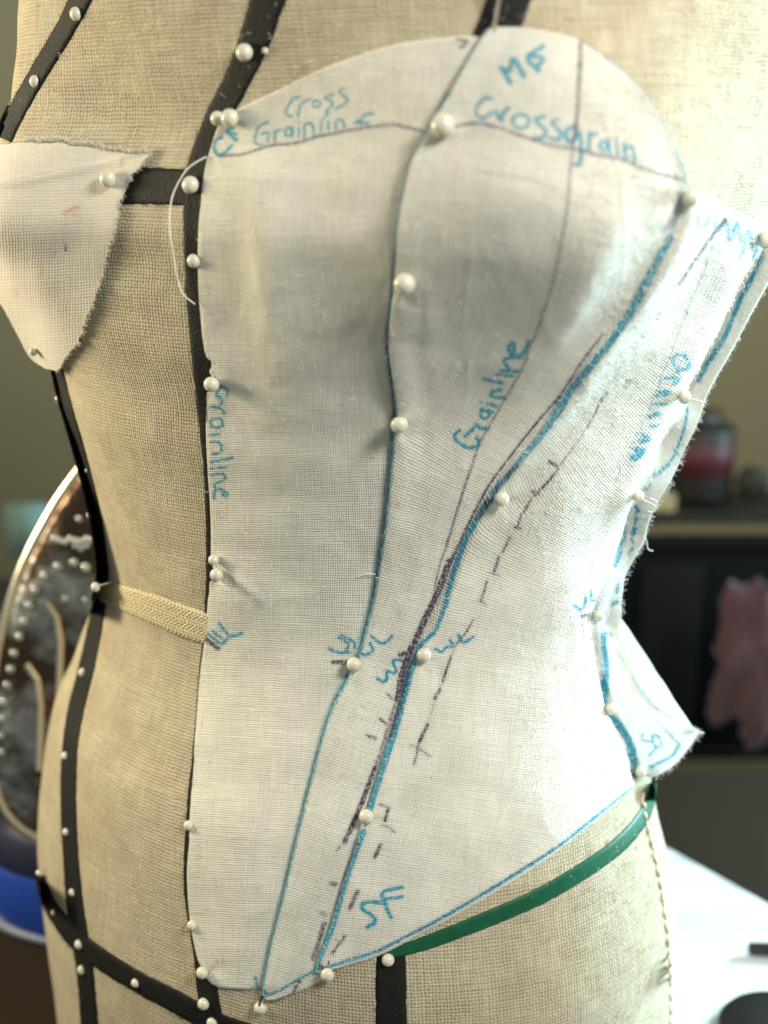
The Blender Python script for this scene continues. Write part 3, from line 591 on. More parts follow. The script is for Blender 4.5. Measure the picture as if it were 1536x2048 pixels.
# underside of the flap
fo = crom([(1236, 1225), (1262, 1268), (1300, 1325), (1340, 1385), (1372, 1432), (1391, 1462)], 60)
fi = crom([(1224, 1235), (1222, 1290), (1240, 1345), (1248, 1400), (1290, 1440), (1388, 1466)], 60)
u = np.linspace(0, 1, 22)[None, :, None]; S = (1-u)*fi[:, None]+u*fo[:, None]; P2, Q2 = S[..., 0], S[..., 1]
t2 = T_at(np.full_like(P2, 1205.), Q2)+40+np.linspace(60, 0, 60)[:, None]*1.0+0.2*(P2-1205)+110+70*np.sin(np.linspace(0, math.pi, 22))[None, :]*np.linspace(.4, .7, 60)[:, None]
pos2, n2 = grid_pos(P2, Q2, t2, vnoise(P2, Q2, 35, 31)*5)
me = new_mesh('folded_underside', pos2.reshape(-1, 3), grid_faces(60, 22), [M['muslin_thin']])
set_uv(me, np.stack([P2, Q2], -1).reshape(-1, 2)/1000)
set_col(me, ink_field(P2, Q2, [(CY_, 3.5, .5, [(1262, 1352), (1300, 1405), (1345, 1440), (1385, 1460)]), (PK, 6, .5, [(1285, 1325), (1290, 1335)]), (PK, 4, .4, [(1318, 1403), (1321, 1412)])]).reshape(-1, 3))
link('folded_underside', me, sb[0])

# scrap on the other bust
scL = [(-120, 300), (-110, 480), (-40, 560), (5, 600), (40, 665), (66, 712), (98, 732)]
scR = [(306, 311), (252, 382), (240, 440), (215, 520), (190, 600), (168, 665), (127, 738)]
scT = [(-120, 300), (0, 290), (100, 288), (200, 298), (306, 311)]; scB = [(98, 732), (127, 738)]
P, Q = coons(scL, scR, scT, scB, 180, 150)
fr = vnoise(P, Q, 26, 41)*12+vnoise(P, Q, 5, 42)*4
dl = P-P[:, :1]; dr = P[:, -1:]-P; dt = Q-Q[:1]
P = P+fr*np.exp(-dr/6); Q = Q+(vnoise(P, Q, 30, 43)*10+vnoise(P, Q, 5, 44)*4)*np.exp(-dt/6)
H = 9+vnoise(P, Q, 70, 45)*7+ridge(P, Q, [(60, 420, 0), (90, 560, 1), (110, 700, .5)], 30, 40, 5)
H += 3*np.exp(-((Q-(376-P*0.2))/9)**2)*(P < 250)
H *= sst(dt, -2, 4)*0.6+0.4
scrap = make_panel('muslin_scrap', 'frayed pointed muslin scrap with pink smudges pinned over the left bust', P, Q, T_at(P, Q, TS2), H, INK_SCRAP, [(100, 0), (95, 400), (110, 800)], M['muslin_thick'], 'fabric scrap', group=None)


# ------------------------------------------------------------------ loose fibres
def fibres(name, base, nrm, count, lmin, lmax, r, mat, parent, lift=0.35, weight=None, seed=1, direction=None):
    rr = np.random.default_rng(seed); B = base.reshape(-1, 3); N = nrm.reshape(-1, 3)
    pr = None
    if weight is not None: pr = weight.ravel()/weight.sum()
    idx = rr.choice(len(B), count, p=pr); b = B[idx]; n = N[idx]
    tg = rr.normal(size=(count, 3)); tg -= (tg*n).sum(1)[:, None]*n
    if direction is not None: tg = tg*0.5+direction[idx] if direction.ndim == 2 else tg*0.5+direction
    tg /= np.linalg.norm(tg, axis=1)[:, None]; bi = np.cross(n, tg)
    Lg = rr.uniform(lmin, lmax, count)**1.0; cv = rr.normal(0, 1.3, count); lf = rr.uniform(0.05, lift*2, count)
    S = 5; s = np.linspace(0, 1, S); P3 = np.zeros((count, S, 3))
    for k, x in enumerate(s):
        a = cv*x
        P3[:, k] = b+n*(0.4+(lf*Lg*np.sin(x*2.4))[:, None])+(tg*(Lg*x*np.cos(a*0.6))[:, None])+(bi*(Lg*0.6*x*np.sin(a))[:, None])
    A = n*0.7+bi*0.3; A /= np.linalg.norm(A, axis=1)[:, None]; Bv = np.cross(tg, A)
    ang = np.array([0, 2.09, 4.19]); off = np.cos(ang)[None, None, :, None]*A[:, None, None]+np.sin(ang)[None, None, :, None]*Bv[:, None, None]
    V = (P3[:, :, None]+off*(r*np.array([1, 1, .9, .8, .5]))[None, :, None, None]).reshape(-1, 3)
    f = grid_faces(S, 3, True); F = (f[None]+(np.arange(count)*S*3)[:, None, None]).reshape(-1, 4)
    return link(name, new_mesh(name, V, F, [mat]), parent, kind='stuff')

# ------------------------------------------------------------------ tapes on the form
def ribbon(name, pts, mat, parent, h=1.6, ncross=9, step=7, rough=0.07, label=None, uvm=False, zoff=0.0):
    C = crom(pts, step=step); n = len(C); d = np.gradient(C[:, :2], axis=0); d /= np.linalg.norm(d, axis=1)[:, None]
    nr_ = np.stack([-d[:, 1], d[:, 0]], 1); rows = []; uvs = []
    s = np.r_[0, np.cumsum(np.linalg.norm(np.diff(C[:, :2], axis=0), axis=1))]
    cr = np.linspace(-1, 1, ncross)
    for i in range(n):
        wob = 1+rough*(vnoise(np.array([s[i]]), np.array([0.]), 12, 5)[0]); row = []
        for c in cr:
            px = C[i, :2]+nr_[i]*c*C[i, 2]/2*wob; t_, nn, hp = cast(px[0], px[1])
            row.append(CAM+raydir(px[0], px[1])*t_+nn*(h*(1-abs(c)**8)+zoff+0.3)); uvs.append((c*C[i, 2]/2, s[i]))
        t_, nn, hp = cast(*(C[i, :2]-nr_[i]*C[i, 2]/2*wob)); row.insert(0, row[0]-nn*(h+2)); uvs.insert(len(uvs)-ncross, (0, s[i]))
        t_, nn, hp = cast(*(C[i, :2]+nr_[i]*C[i, 2]/2*wob)); row.append(row[-1]-nn*(h+2)); uvs.append((0, s[i]))
        rows.append(row)
    V = np.array(rows); me = new_mesh(name, V.reshape(-1, 3), grid_faces(n, ncross+2), [mat]); set_uv(me, np.array(uvs)/1000)
    o = link(name, me, parent)
    if label: o['label'] = label
    if mat is M['black']:
        eb = np.concatenate([V[:, 1], V[:, -2]]); en = np.concatenate([V[:, 1]-V[:, 0], V[:, -2]-V[:, -1]]); en = en/np.linalg.norm(en, axis=1)[:, None]
        fibres('tape_fuzz', eb, en, int(n*2.2), 2.5, 7, 0.4, mat, parent, seed=n)
    return o
g = NT('herringbone_twill')
uv = g.n('ShaderNodeUVMap', uv_map='weave').outputs[0]; sx = g.n('ShaderNodeSeparateXYZ'); g.l(uv, sx.inputs[0])
hn_ = g.noise(uv, 90, 3)
au = g.math('PINGPONG', g.math('MULTIPLY', sx.outputs[0], 1000.0), 12.0)
ph = g.math('ADD', g.math('MULTIPLY_ADD', sx.outputs[1], 1000.0, g.math('MULTIPLY', hn_, 9.0)), g.math('MULTIPLY', au, 0.9)); wv = g.math('SINE', g.math('MULTIPLY', ph, 2*math.pi/8.0)); wy = g.math('SINE', g.math('MULTIPLY', sx.outputs[0], 1000*2*math.pi/6.0))
hh = g.math('ADD', wv, g.math('MULTIPLY', wy, 0.5))
nz = g.noise(g.n('ShaderNodeTexCoord').outputs['Object'], 2500, 2)
g.l(g.mix(g.ramp(hh, -1.2, 0.6), C4(0.42, 0.34, 0.20), g.mix(nz, C4(0.62, 0.54, 0.35), C4(0.74, 0.66, 0.46))), g.b.inputs['Base Color'])
g.b.inputs['Roughness'].default_value = 0.9; bb = g.n('ShaderNodeBump'); bb.inputs['Strength'].default_value = 0.6; bb.inputs['Distance'].default_value = 0.0002; g.l(hh, bb.inputs['Height']); g.l(bb.outputs[0], g.b.inputs['Normal'])
M['herring'] = g.m
ribbon('waist_tape', [(190, 1178, 46), (245, 1196, 50), (300, 1216, 56), (360, 1240, 62), (418, 1260, 66)], M['herring'], form, h=3.0, rough=.06, label='cream herringbone cotton waist tape')
ribbon('style_tape', [(575, -120, 72), (558, -60, 72), (535, 0, 70), (508, 85, 62), (472, 165, 54), (437, 232, 50), (410, 300, 50), (396, 360, 54), (392, 450, 50), (394, 560, 48), (404, 700, 44), (418, 850, 40), (425, 950, 34), (428, 1080, 32), (428, 1150, 32), (424, 1250, 34), (415, 1350, 34), (402, 1500, 32), (391, 1600, 32), (383, 1750, 32), (390, 1830, 32), (404, 1900, 36), (415, 1980, 42), (427, 2060, 44), (438, 2160, 44)], M['black'], form, label='black centre front style tape')
ribbon('style_tape', [(60, 366, 74), (200, 370, 74), (300, 372, 74), (400, 376, 74)], M['black'], form, h=1.2, label='black horizontal bust tape')
ribbon('style_tape', [(205, -90, 46), (163, -5, 44), (128, 62, 40), (75, 150, 38), (35, 220, 36), (8, 279, 34)], M['black'], form, h=4.0, label='black style tape down the left shoulder')
ribbon('style_tape', [(98, 690, 24), (115, 745, 26), (128, 800, 26), (157, 900, 26), (178, 980, 26), (193, 1050, 27), (202, 1120, 28), (203, 1170, 28), (191, 1250, 30), (172, 1340, 33), (152, 1420, 33), (140, 1500, 32), (137, 1600, 32), (141, 1700, 32), (149, 1800, 34), (159, 1870, 36), (171, 1950, 34), (180, 2060, 36), (188, 2160, 36)], M['black'], form, h=2.2, label='black side princess style tape')
ribbon('style_tape', [(80, 1752, 22), (95, 1800, 28), (122, 1842, 34), (162, 1888, 40), (220, 1930, 42), (280, 1966, 42), (340, 1997, 44), (400, 2030, 46), (460, 2058, 46), (600, 2100, 46)], M['black'], form, h=2.6, label='black curved hip style tape')
ribbon('style_tape', [(782, 1850, 58), (782, 1950, 60), (783, 2060, 62), (785, 2160, 62)], M['black'], form, label='black vertical style tape below the side front panel')
ribbon('style_tape', [(1050, -90, 86), (1030, -40, 86), (1010, 20, 84), (985, 85, 84), (965, 150, 80)], M['black'], form, label='black style tape above the domed panel')
ribbon('hip_ribbon', [(770, 1908, 22), (830, 1893, 27), (900, 1868, 30), (1000, 1828, 33), (1090, 1787, 34), (1180, 1733, 34), (1240, 1688, 32), (1282, 1640, 28), (1300, 1600, 22), (1308, 1565, 12)], M['green'], form, h=2.6, label='glossy dark green hip ribbon')
def tube(pts3, r, sides=6, closed=False):
    P3 = np.array(pts3, float); n = len(P3); T = np.gradient(P3, axis=0); T /= np.linalg.norm(T, axis=1)[:, None]+1e-9
    ref = np.array([0.3, 0.2, 0.9]); A = np.cross(T, ref); A /= np.linalg.norm(A, axis=1)[:, None]+1e-9; B = np.cross(T, A)
    a = np.linspace(0, 2*math.pi, sides, endpoint=False); rr = np.broadcast_to(np.asarray(r, float), (n,))
    V = P3[:, None]+rr[:, None, None]*(np.cos(a)[None, :, None]*A[:, None]+np.sin(a)[None, :, None]*B[:, None])
    return V.reshape(-1, 3), grid_faces(n, sides, True)
# side seam of the form: puckered stitched ridge
sp = crom([(1282, 1585, 0), (1290, 1640, 0), (1305, 1700, 0), (1318, 1760, 0), (1330, 1840, 0), (1338, 1920, 0), (1340, 2000, 0), (1340, 2100, 0)], step=4)
pts = []
for i, (a, b, _) in enumerate(sp):
    t_, nn, hp = cast(a+2.2*math.sin(i*0.9)+random.uniform(-.8, .8), b); pts.append(CAM+raydir(a, b)*t_+nn*(2+1.5*math.sin(i*1.1)))
V, F = tube(pts, 4.0+1.3*np.sin(np.arange(len(pts))*1.25)); link('side_seam', new_mesh('side_seam', V, F, [M['linen_lint']]), form)

# ------------------------------------------------------------------ loose threads and lint
_, pos, nrm, P, Q = sf

lim = np.interp(Q, [380, 700, 1000, 1200, 1400, 1700], [1280, 1120, 1030, 1060, 1010, 1060])
fibres('lint', pos, nrm, 3600, 5, 14, 0.45, M['lint'], sf[0], weight=sst(P-lim, -60, 130)+0.02, seed=2)
_, pos, nrm, P, Q = mf
fibres('lint', pos, nrm, 1500, 5, 14, 0.42, M['lint'], mf[0], weight=sst(P, 1130, 1260)*sst(Q, 120, 300)*(1-sst(Q, 560, 700))+0.02, seed=3)
_, pos, nrm, P, Q = cf
fibres('lint', pos, nrm, 420, 5, 15, 0.4, M['lint'], cf[0], seed=4)
_, pos, nrm, P, Q = sb
fibres('lint', pos, nrm, 1300, 5, 14, 0.45, M['lint'], sb[0], seed=5)
outd = np.zeros_like(pos[:, -1]); e = pos[:, -1]; dd = np.gradient(e, axis=0); dd /= np.linalg.norm(dd, axis=1)[:, None]; outw = np.cross(dd, -FWD); outw *= np.sign(outw[:, :1]+1e-6)
fibres('fray', e, nrm[:, -1], 380, 4, 11, 0.5, M['lint'], sb[0], seed=6, direction=outw)
# linen fluff on the lit flank and chest
def patch(p0, p1, q0, q1, n, seed):
    r_ = np.random.default_rng(seed); a = r_.uniform(p0, p1, n); b = r_.uniform(q0, q1, n); X = [cast(x, y) for x, y in zip(a, b)]
    return np.array([x[2] for x in X]), np.array([x[1] for x in X]), a, b
B, N, a, b = patch(1240, 1540, 0, 470, 1500, 3)
fibres('lint', B, N, 1100, 5, 13, 0.45, M['lint'], form, weight=sst(a+(b-200)*0.35, 1270, 1420)*(b < 470)+0.01, seed=7)
B, N, a, b = patch(900, 1345, 1600, 2048, 1200, 4)
fibres('lint', B, N, 900, 4, 11, 0.5, M['linen_lint'], form, weight=sst(a, 1000, 1280)*(b > 1600)+0.01, seed=8)
B, N, a, b = patch(20, 1200, 0, 250, 600, 5)
fibres('lint', B, N, 420, 4, 12, 0.4, M['linen_lint'], form, seed=9)
# frayed edges of the scrap
_, pos, nrm, P, Q = scrap
fibres('fray', pos[0, 60:], nrm[0, 60:], 800, 3, 13, 0.55, M['thread'], scrap[0], seed=10, direction=np.array([0.1, 0, 1.0]))
fibres('fray', pos[:, -1], nrm[:, -1], 700, 3, 12, 0.55, M['thread'], scrap[0], seed=11, direction=np.array([1.0, 0, -.3]))
def surf(p, q, off=0.0, G=None):
    t_, nn, hp = cast(p, q); t2_ = float(T_at(np.array([float(p)]), np.array([float(q)]))[0]) if G is None else t_
    t_ = min(t_, t2_); return CAM+raydir(p, q)*t_+nn*off, nn
def yarn(name, pts, r, parent, mat=None, lift=7):
    c = crom(pts, step=5); P3 = [surf(x, y, lift+ (z if len(pts[0]) > 2 else 0))[0] for x, y, z in (c if c.shape[1] > 2 else np.c_[c, np.zeros(len(c))])]
    V, F = tube(P3, r, 6); return link(name, new_mesh(name, V, F, [mat or M['thread']]), parent)
yarn('loose_thread', [(418, 316, 0), (400, 330, 6), (382, 348, 9), (360, 385, 8), (350, 420, 6), (348, 460, 4), (354, 500, 4), (362, 550, 4), (374, 584, 5), (396, 606, 2)], 1.6, cf[0])
yarn('loose_thread', [(612, 128), (622, 122), (634, 124)], .8, cf[0], lift=6)
yarn('loose_thread', [(720, 1148), (736, 1142), (752, 1144)], 1.0, cf[0], lift=9)
def free_yarn(pts, r, parent, dt_=40):
    c = crom(pts, step=4); P3 = [at(x, y, float(T_at(np.array([1230.0]), np.array([y]))[0])+dt_) for x, y in c]
    V, F = tube(P3, r, 5); return link('loose_thread', new_mesh('loose_thread', V, F, [M['lint']]), parent)
free_yarn([(1300, 996), (1312, 1002), (1314, 1014), (1306, 1024), (1296, 1022)], 1.1, sb[0])
free_yarn([(1288, 1070), (1294, 1085), (1296, 1098), (1306, 1102)], 1.1, sb[0])
free_yarn([(1385, 1455), (1398, 1464), (1408, 1466)], 2.2, sb[0])

# ------------------------------------------------------------------ pins
ALLP = np.concatenate([x[1].reshape(-1, 3) for x in (cf, mf, sf, sb, scrap)]+[pos2.reshape(-1, 3)]); AP, AQ = project(ALLP); AD = (ALLP-CAM)@FWD
def front_depth(px, py):
    m = (np.abs(AP-px) < 7) & (np.abs(AQ-py) < 7); return AD[m].min() if m.any() else None
def sphere(r, n=20, m=12):
    V = []; 
    for i in range(m+1):
        a = math.pi*i/m
        for j in range(n): b_ = 2*math.pi*j/n; V.append((r*math.sin(a)*math.cos(b_), r*math.sin(a)*math.sin(b_), r*math.cos(a)))
    return np.array(V), grid_faces(m+1, n, True)[:, ::-1]
sv, sf_ = sphere(1.0); sv = sv*np.array([1, 1, 0.93])
head_me = new_mesh('head', sv, sf_, [M['head']])
V, F = tube([(0, 0, -3.2), (0, 0, -2), (0, 0, -0.6)], [0.09, 0.11, 0.12], 6); shaft_me = new_mesh('shaft', V, F, [M['steel']])
PINS = [
 (152, 28, 13, 'pin high on the left shoulder tape near the top of the photo'), (70, 163, 12, 'pin low on the left shoulder tape'),
 (489, 105, 15, 'pin alone on the wide black centre tape above the panels'), (530, 102, 6, 'small buried pin head in the linen right of the wide centre tape'),
 (435, 237, 13, 'left one of two touching pins at the CF corner'), (459, 236, 16, 'right one of two touching pins at the CF corner'),
 (215, 358, 16, 'pin through the frayed muslin scrap'), (381, 370, 16, 'pin where the bust tape meets the centre tape under a loose thread'),
 (388, 522, 13, 'pin half hidden by the centre front panel edge inside the thread loop'), (423, 769, 15, 'pin above the Grainline writing on the panel edge'),
 (427, 1120, 11, 'upper smaller pin of the pair at the dimple above the waist tape'), (433, 1150, 14, 'lower pin of the pair at the dimple above the waist tape'),
 (885, 251, 19, 'large pin head on the crossgrain line at the bust seam'), (809, 568, 18, 'pin on the first seam below the bust'),
 (799, 850, 16, 'pin on the first seam midway between bust and waist'), (708, 1329, 15, 'pin at the waistline mark of the first seam'),
 (848, 1310, 15, 'pin at the waistline mark of the second seam'), (733, 1633, 15, 'pin on the second seam above the SF letters'),
 (655, 1950, 14, 'pin at the bottom tip of the second seam'), (521, 2016, 14, 'lowest pin just under the point of the first seam'),
 (776, 1920, 13, 'pin at the top of the vertical black tape by the green ribbon end'), (404, 1946, 13, 'pin at the bottom left corner of the centre front panel'),
 (407, 2008, 13, 'pin on the black centre tape below the panel corner'), (424, 2046, 12, 'pin cut off by the bottom of the photo on the centre tape'),
 (377, 1651, 11, 'upper half hidden pin at the lower edge of the centre panel'), (384, 1851, 11, 'lower half hidden pin at the edge of the centre panel'),
 (1382, 395, 16, 'pin at the top of the second seam under the dome'), (1530, 480, 16, 'pin at the top right edge of the photo on the third seam'),
 (1369, 794, 14, 'pin on the third seam at the top of the gaping pocket'), (1277, 993, 13, 'pin on the third seam at the bottom of the gaping pocket'),
 (1197, 1231, 13, 'pin at the waistline of the third seam'), (1221, 1418, 13, 'pin on the third seam beside the flap'),
 (1281, 1543, 14, 'pin at the lower end of the third seam above the green ribbon'), (1003, 998, 15, 'pin on the side front panel beside the second seam'),
 (119, 798, 11, 'pin on the side tape just below the scrap'), (181, 1030, 10, 'pin on the side tape above the waist'),
 (191, 1174, 11, 'pin on the side tape at the waist tape'), (165, 1345, 11, 'pin on the side tape below the waist tape'),
 (130, 1512, 10, 'pin on the side tape at the upper hip'), (132, 1664, 9, 'pin on the side tape at mid hip'),
 (144, 1785, 9, 'pin on the side tape just above the hip tape'), (108, 1825, 8, 'pin on the hip tape left of the side tape'),
 (158, 1889, 11, 'pin where the hip tape crosses the side tape'), (163, 1940, 11, 'pin on the side tape below the hip tape crossing'),
 (271, 1966, 10, 'pin midway along the hip tape'), (77, 1746, 7, 'pin at the outer end of the hip tape on the silhouette'),
 (66, 704, 9, 'pin buried in the lower point of the scrap'), (174, 941, 5, 'tiny steel coloured pin tip on the side tape'),
]
hidden = {8: 1, 24: 1, 25: 1}
for i, (px, py, r, lb) in enumerate(PINS):
    G = None if px > 395 else TB
    t_b = cast(px, py)[0]; t_c = front_depth(px, py); pt, nn = surf(px, py, 0, TB)
    if i in hidden or i in (2, 0, 1) or t_c is None: t_s = t_b; up_ = 0.45 if px > 200 or py < 400 else 0.9
    else: t_s = min(t_b, t_c); up_ = 0.6
    if i == 3: up_ = 0.1
    if i == 46: t_s = t_c or t_b; up_ = 0.1
    d = raydir(px, py); c = CAM+d*(t_s-r*up_)
    e = empty('dressmaking_pin', c, 'white round-headed ' + lb, 'pin', 'white ball-headed dressmaking pins')
    tilt = Vector(nn) if not px < 300 else Vector(nn)
    e.rotation_euler = (tilt+Vector((random.uniform(-.15, .15), random.uniform(-.1, .1), random.uniform(-.3, .1)))).to_track_quat('Z', 'Y').to_euler()
    h = bpy.data.objects.new('head', head_me); COL.objects.link(h); h.parent = e; h.scale = (r, r, r*random.uniform(.9, 1.0))
    s_ = bpy.data.objects.new('shaft', shaft_me); COL.objects.link(s_); s_.parent = e; s_.scale = (r, r, r)
# long shafts that show
def pin_long(a, b, la, lb_, label, head=False):
    A, _ = surf(*a, la); B, _ = surf(*b, lb_)
    e = empty('dressmaking_pin', A, label, 'pin', 'white ball-headed dressmaking pins')
    V, F = tube([A, A*0.5+B*0.5, B], 3.2, 8); link('shaft', new_mesh('shaft', V, F, [M['steel']]), e)
    V, F = sphere(14); link('head', new_mesh('head', V+A, F, [M['head']]), e)
pin_long((1012, -40), (990, 70), 40, 8, 'steel pin shaft entering the domed top of the middle panel from above')
for a, b, idx in (((655, 1948), (662, 1915), 18), ((521, 2014), (530, 1985), 19)):
    A, _ = surf(*a, 12); B, _ = surf(*b, 15); V, F = tube([A, (A+B)/2, B], 2.6, 8)
    par = [o for o in bpy.data.objects if o.get('label', '').endswith(PINS[idx][3])][0]
    me = new_mesh('shaft', V, F, [M['steel']]); o = link('shaft', me, None); bpy.context.view_layer.update(); o.parent = par; o.matrix_parent_inverse = par.matrix_world.inverted()

# ------------------------------------------------------------------ surroundings
def box(c, s, bev=0.0):
    x, y, z = [v/2 for v in s]; V = np.array([(a*x, b*y, d*z) for a in (-1, 1) for b in (-1, 1) for d in (-1, 1)])+np.array(c)
    F = np.array([(0, 1, 3, 2), (4, 6, 7, 5), (0, 4, 5, 1), (2, 3, 7, 6), (0, 2, 6, 4), (1, 5, 7, 3)]); return V, F
def add_box(name, c, s, mat, parent=None, bev=0.0, **kw):
    V, F = box((0, 0, 0), s); me = new_mesh(name, V, F, [mat], smooth=False); o = link(name, me, None, **kw); o.location = Vector(c)*K
    if parent is not None: o.parent = parent; o.location = Vector(c)*K-parent.location
    if bev:
        m = o.modifiers.new('b', 'BEVEL'); m.width = bev*K; m.segments = 3
    return o
def lathe(prof, n=48, cx=0, cy=0, cz=0, sq=1.0):
    a = np.linspace(0, 2*math.pi, n, endpoint=False); V = np.array([[(cx+r*math.cos(t), cy+sq*r*math.sin(t), cz+z) for t in a] for r, z in prof]); return V.reshape(-1, 3), grid_faces(len(prof), n, True)
TZ = -1500.0
wall_m = simple('olive_painted_wall', (0.60, 0.55, 0.35), 0.9, var=0.06, scale=6)
add_box('wall', (0, 9000, 500), (26000, 200, 14000), wall_m, kind='structure')
tbl = simple('dark_table_wood', (0.022, 0.015, 0.009), 0.75, spec=0.12, var=0.4, scale=12)
add_box('table', (0, 700, TZ-60), (7000, 4200, 120), tbl, kind='structure') if False else None
t_o = add_box('table', (0, 262, TZ-60), (9000, 3125, 120), tbl, bev=8, label='dark wooden table top the dress form stands on', cat='table')
flo = simple('dark_floor', (0.03, 0.026, 0.02), 0.7, var=0.3, scale=5)
add_box('floor', (0, 3000, -7000), (40000, 26000, 100), flo, kind='structure')
# pattern paper
g = NT('printed_paper'); tc = g.n('ShaderNodeTexCoord').outputs['Object']
nz = g.noise(tc, 14, 3); mpn = g.n('ShaderNodeMapping'); mpn.inputs['Scale'].default_value = (9, 130, 1); mpn.inputs['Rotation'].default_value = (0, 0, .5); g.l(tc, mpn.inputs[0]); ln = g.noise(mpn.outputs[0], 1, 1)
g.l(g.mix(g.ramp(ln, 0.52, 0.62, 0, .5), g.mix(nz, C4(0.66, 0.69, 0.72), C4(0.78, 0.80, 0.81)), C4(0.42, 0.46, 0.52)), g.b.inputs['Base Color']); g.b.inputs['Roughness'].default_value = 0.6
pa, pb = on_plane(1335, 1700, TZ), on_plane(1536, 1812, TZ)
dv = (pb-pa)/np.linalg.norm(pb-pa); pv = np.array([dv[1], -dv[0], 0]);
if pv[1] > 0: pv = -pv
c0 = pa-dv*300; c1 = pa+dv*1900; quad = [c0, c1, c1+pv*1500, c0+pv*1500]
nn_ = 24; UU, VV = np.meshgrid(np.linspace(0, 1, nn_), np.linspace(0, 1, nn_)); X = c0+UU[..., None]*(c1-c0)+VV[..., None]*pv*1500
X[..., 2] = TZ+6+4*np.abs(vnoise(UU*400, VV*400, 90, 60)); Vt = X.reshape(-1, 3)
Vt2 = np.vstack([Vt, Vt-[0, 0, 3]]); F = grid_faces(nn_, nn_); F = np.vstack([F[:, ::-1], F+nn_*nn_])
link('paper_sheet', new_mesh('paper_sheet', Vt2, F, [g.m]), None, 'large white printed pattern paper lying on the table at the lower right', 'paper')
blk = simple('black_plastic', (0.012, 0.013, 0.016), 0.4, var=0.2)
c = on_plane(1560, 2090, TZ); V, F = lathe([(0, 0), (150, 0), (158, 8), (158, 30), (150, 40), (60, 44), (0, 44)], 48, c[0], c[1], TZ+12)
link('tape_roll', new_mesh('tape_roll', V, F, [blk]), None, 'black round roll on the paper in the lower right corner', 'tape roll')
A = on_plane(1497, 1916, TZ)+[0, 0, 30]; B = on_plane(1640, 1922, TZ)+[0, 0, 30]; V, F = tube([A-(B-A)*.02, A, A*.5+B*.5, B], [5, 18, 20, 20], 12)
link('pen', new_mesh('pen', V, F, [blk]), None, 'black pen lying on the white paper right of the form', 'pen')
# steam iron standing on its heel, left behind the waist
blue = simple('blue_plastic', (0.016, 0.06, 0.40), 0.35, var=0.1, scale=20); navy = simple('navy_plastic', (0.005, 0.008, 0.035), 0.5, var=0.1); rimm = simple('grey_plastic_rim', (0.16, 0.18, 0.28), 0.5)
DB = 3790.0
iron = empty('steam_iron', at(330, 1885, DB), 'steam iron standing on its blue heel with metal soleplate coloured with painted reflections and rows of steam holes', 'iron')
sol = NT('soleplate_painted_reflections'); tc = sol.n('ShaderNodeTexCoord').outputs['Object']; na = sol.noise(tc, 28, 4, .65); nb_ = sol.noise(tc, 55, 3, .6)
colr = sol.mix(sol.ramp(na, .44, .58), C4(0.08, 0.055, 0.04), C4(0.34, 0.37, 0.38)); colr = sol.mix(sol.ramp(nb_, .56, .7), colr, C4(0.16, 0.05, 0.03)); sol.l(colr, sol.b.inputs['Base Color'])  # dark brown, steel and red-brown noise paints reflections into the metal colour
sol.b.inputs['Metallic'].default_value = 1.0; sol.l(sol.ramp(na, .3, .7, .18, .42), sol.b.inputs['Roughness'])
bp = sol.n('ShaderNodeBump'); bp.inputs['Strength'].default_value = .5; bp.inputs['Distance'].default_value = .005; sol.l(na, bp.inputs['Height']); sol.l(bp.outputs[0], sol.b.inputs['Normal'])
polish = simple('polished_steel', (0.75, 0.70, 0.60), 0.22, metal=1.0, var=.08, scale=60)
half = crom([(330, 800), (285, 830), (235, 862), (190, 900), (150, 950), (112, 1005), (78, 1065), (48, 1125), (22, 1195), (2, 1275), (-12, 1370), (-16, 1480), (-4, 1590), (34, 1650), (95, 1682), (210, 1694), (330, 1696)], 50)
full = np.vstack([half, np.stack([660-half[::-1, 0], half[::-1, 1]], 1)[1:-1]]); ctr = np.array([330, 1330.])
def plate(sc_list, dd):
    V = []
    for s_, d_ in zip(sc_list, dd):
        V += [at(*(ctr+(p_-ctr)*s_), DB+d_) for p_ in full]
    return np.array(V), grid_faces(len(sc_list), len(full), True)
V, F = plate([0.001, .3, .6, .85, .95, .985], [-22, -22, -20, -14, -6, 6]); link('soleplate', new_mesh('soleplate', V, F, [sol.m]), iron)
V, F = plate([.985, 1.0, 1.0, .985], [0, 4, 30, 40]); link('soleplate_rim', new_mesh('soleplate_rim', V, F, [polish]), iron)
V, F = tube([at(p_, q_, DB+8) for p_, q_ in np.vstack([full, full[:1]])], 13, 10); link('edge_bead', new_mesh('edge_bead', V, F, [polish]), iron)
V, F = plate([.98, .96, .8, .45, .001], [40, 120, 330, 420, 430]); link('iron_body', new_mesh('iron_body', V, F, [blue]), iron)
holem = simple('steam_hole_metal', (0.72, 0.80, 0.84), 0.18, var=0.05, metal=.6)
V0, F0 = sphere(1.0, 14, 8); bead_me = new_mesh('steam_hole', V0, F0, [holem])
for p_, q_, r_ in [(148, 1125, 16), (115, 1133, 16), (87, 1152, 16), (69, 1180, 16), (57, 1211, 16), (47, 1243, 16), (38, 1274, 16), (28, 1307, 16), (21, 1339, 16), (14, 1371, 16), (7, 1405, 16), (3, 1438, 16), (0, 1472, 15), (2, 1505, 15), (172, 1135, 18), (158, 1038, 12), (130, 1198, 10), (170, 1200, 10)]+[(108+i*11, 1078+(i % 3)*3, 13) for i in range(8)]+[(150+i*12, 1092+(i % 2)*6, 10) for i in range(3)]:
    o = bpy.data.objects.new('steam_hole', bead_me); COL.objects.link(o); o.parent = iron; o.scale = (r_*.7, r_*.35, r_*.7); o.location = Vector(at(p_, q_, DB-28))*K-iron.location
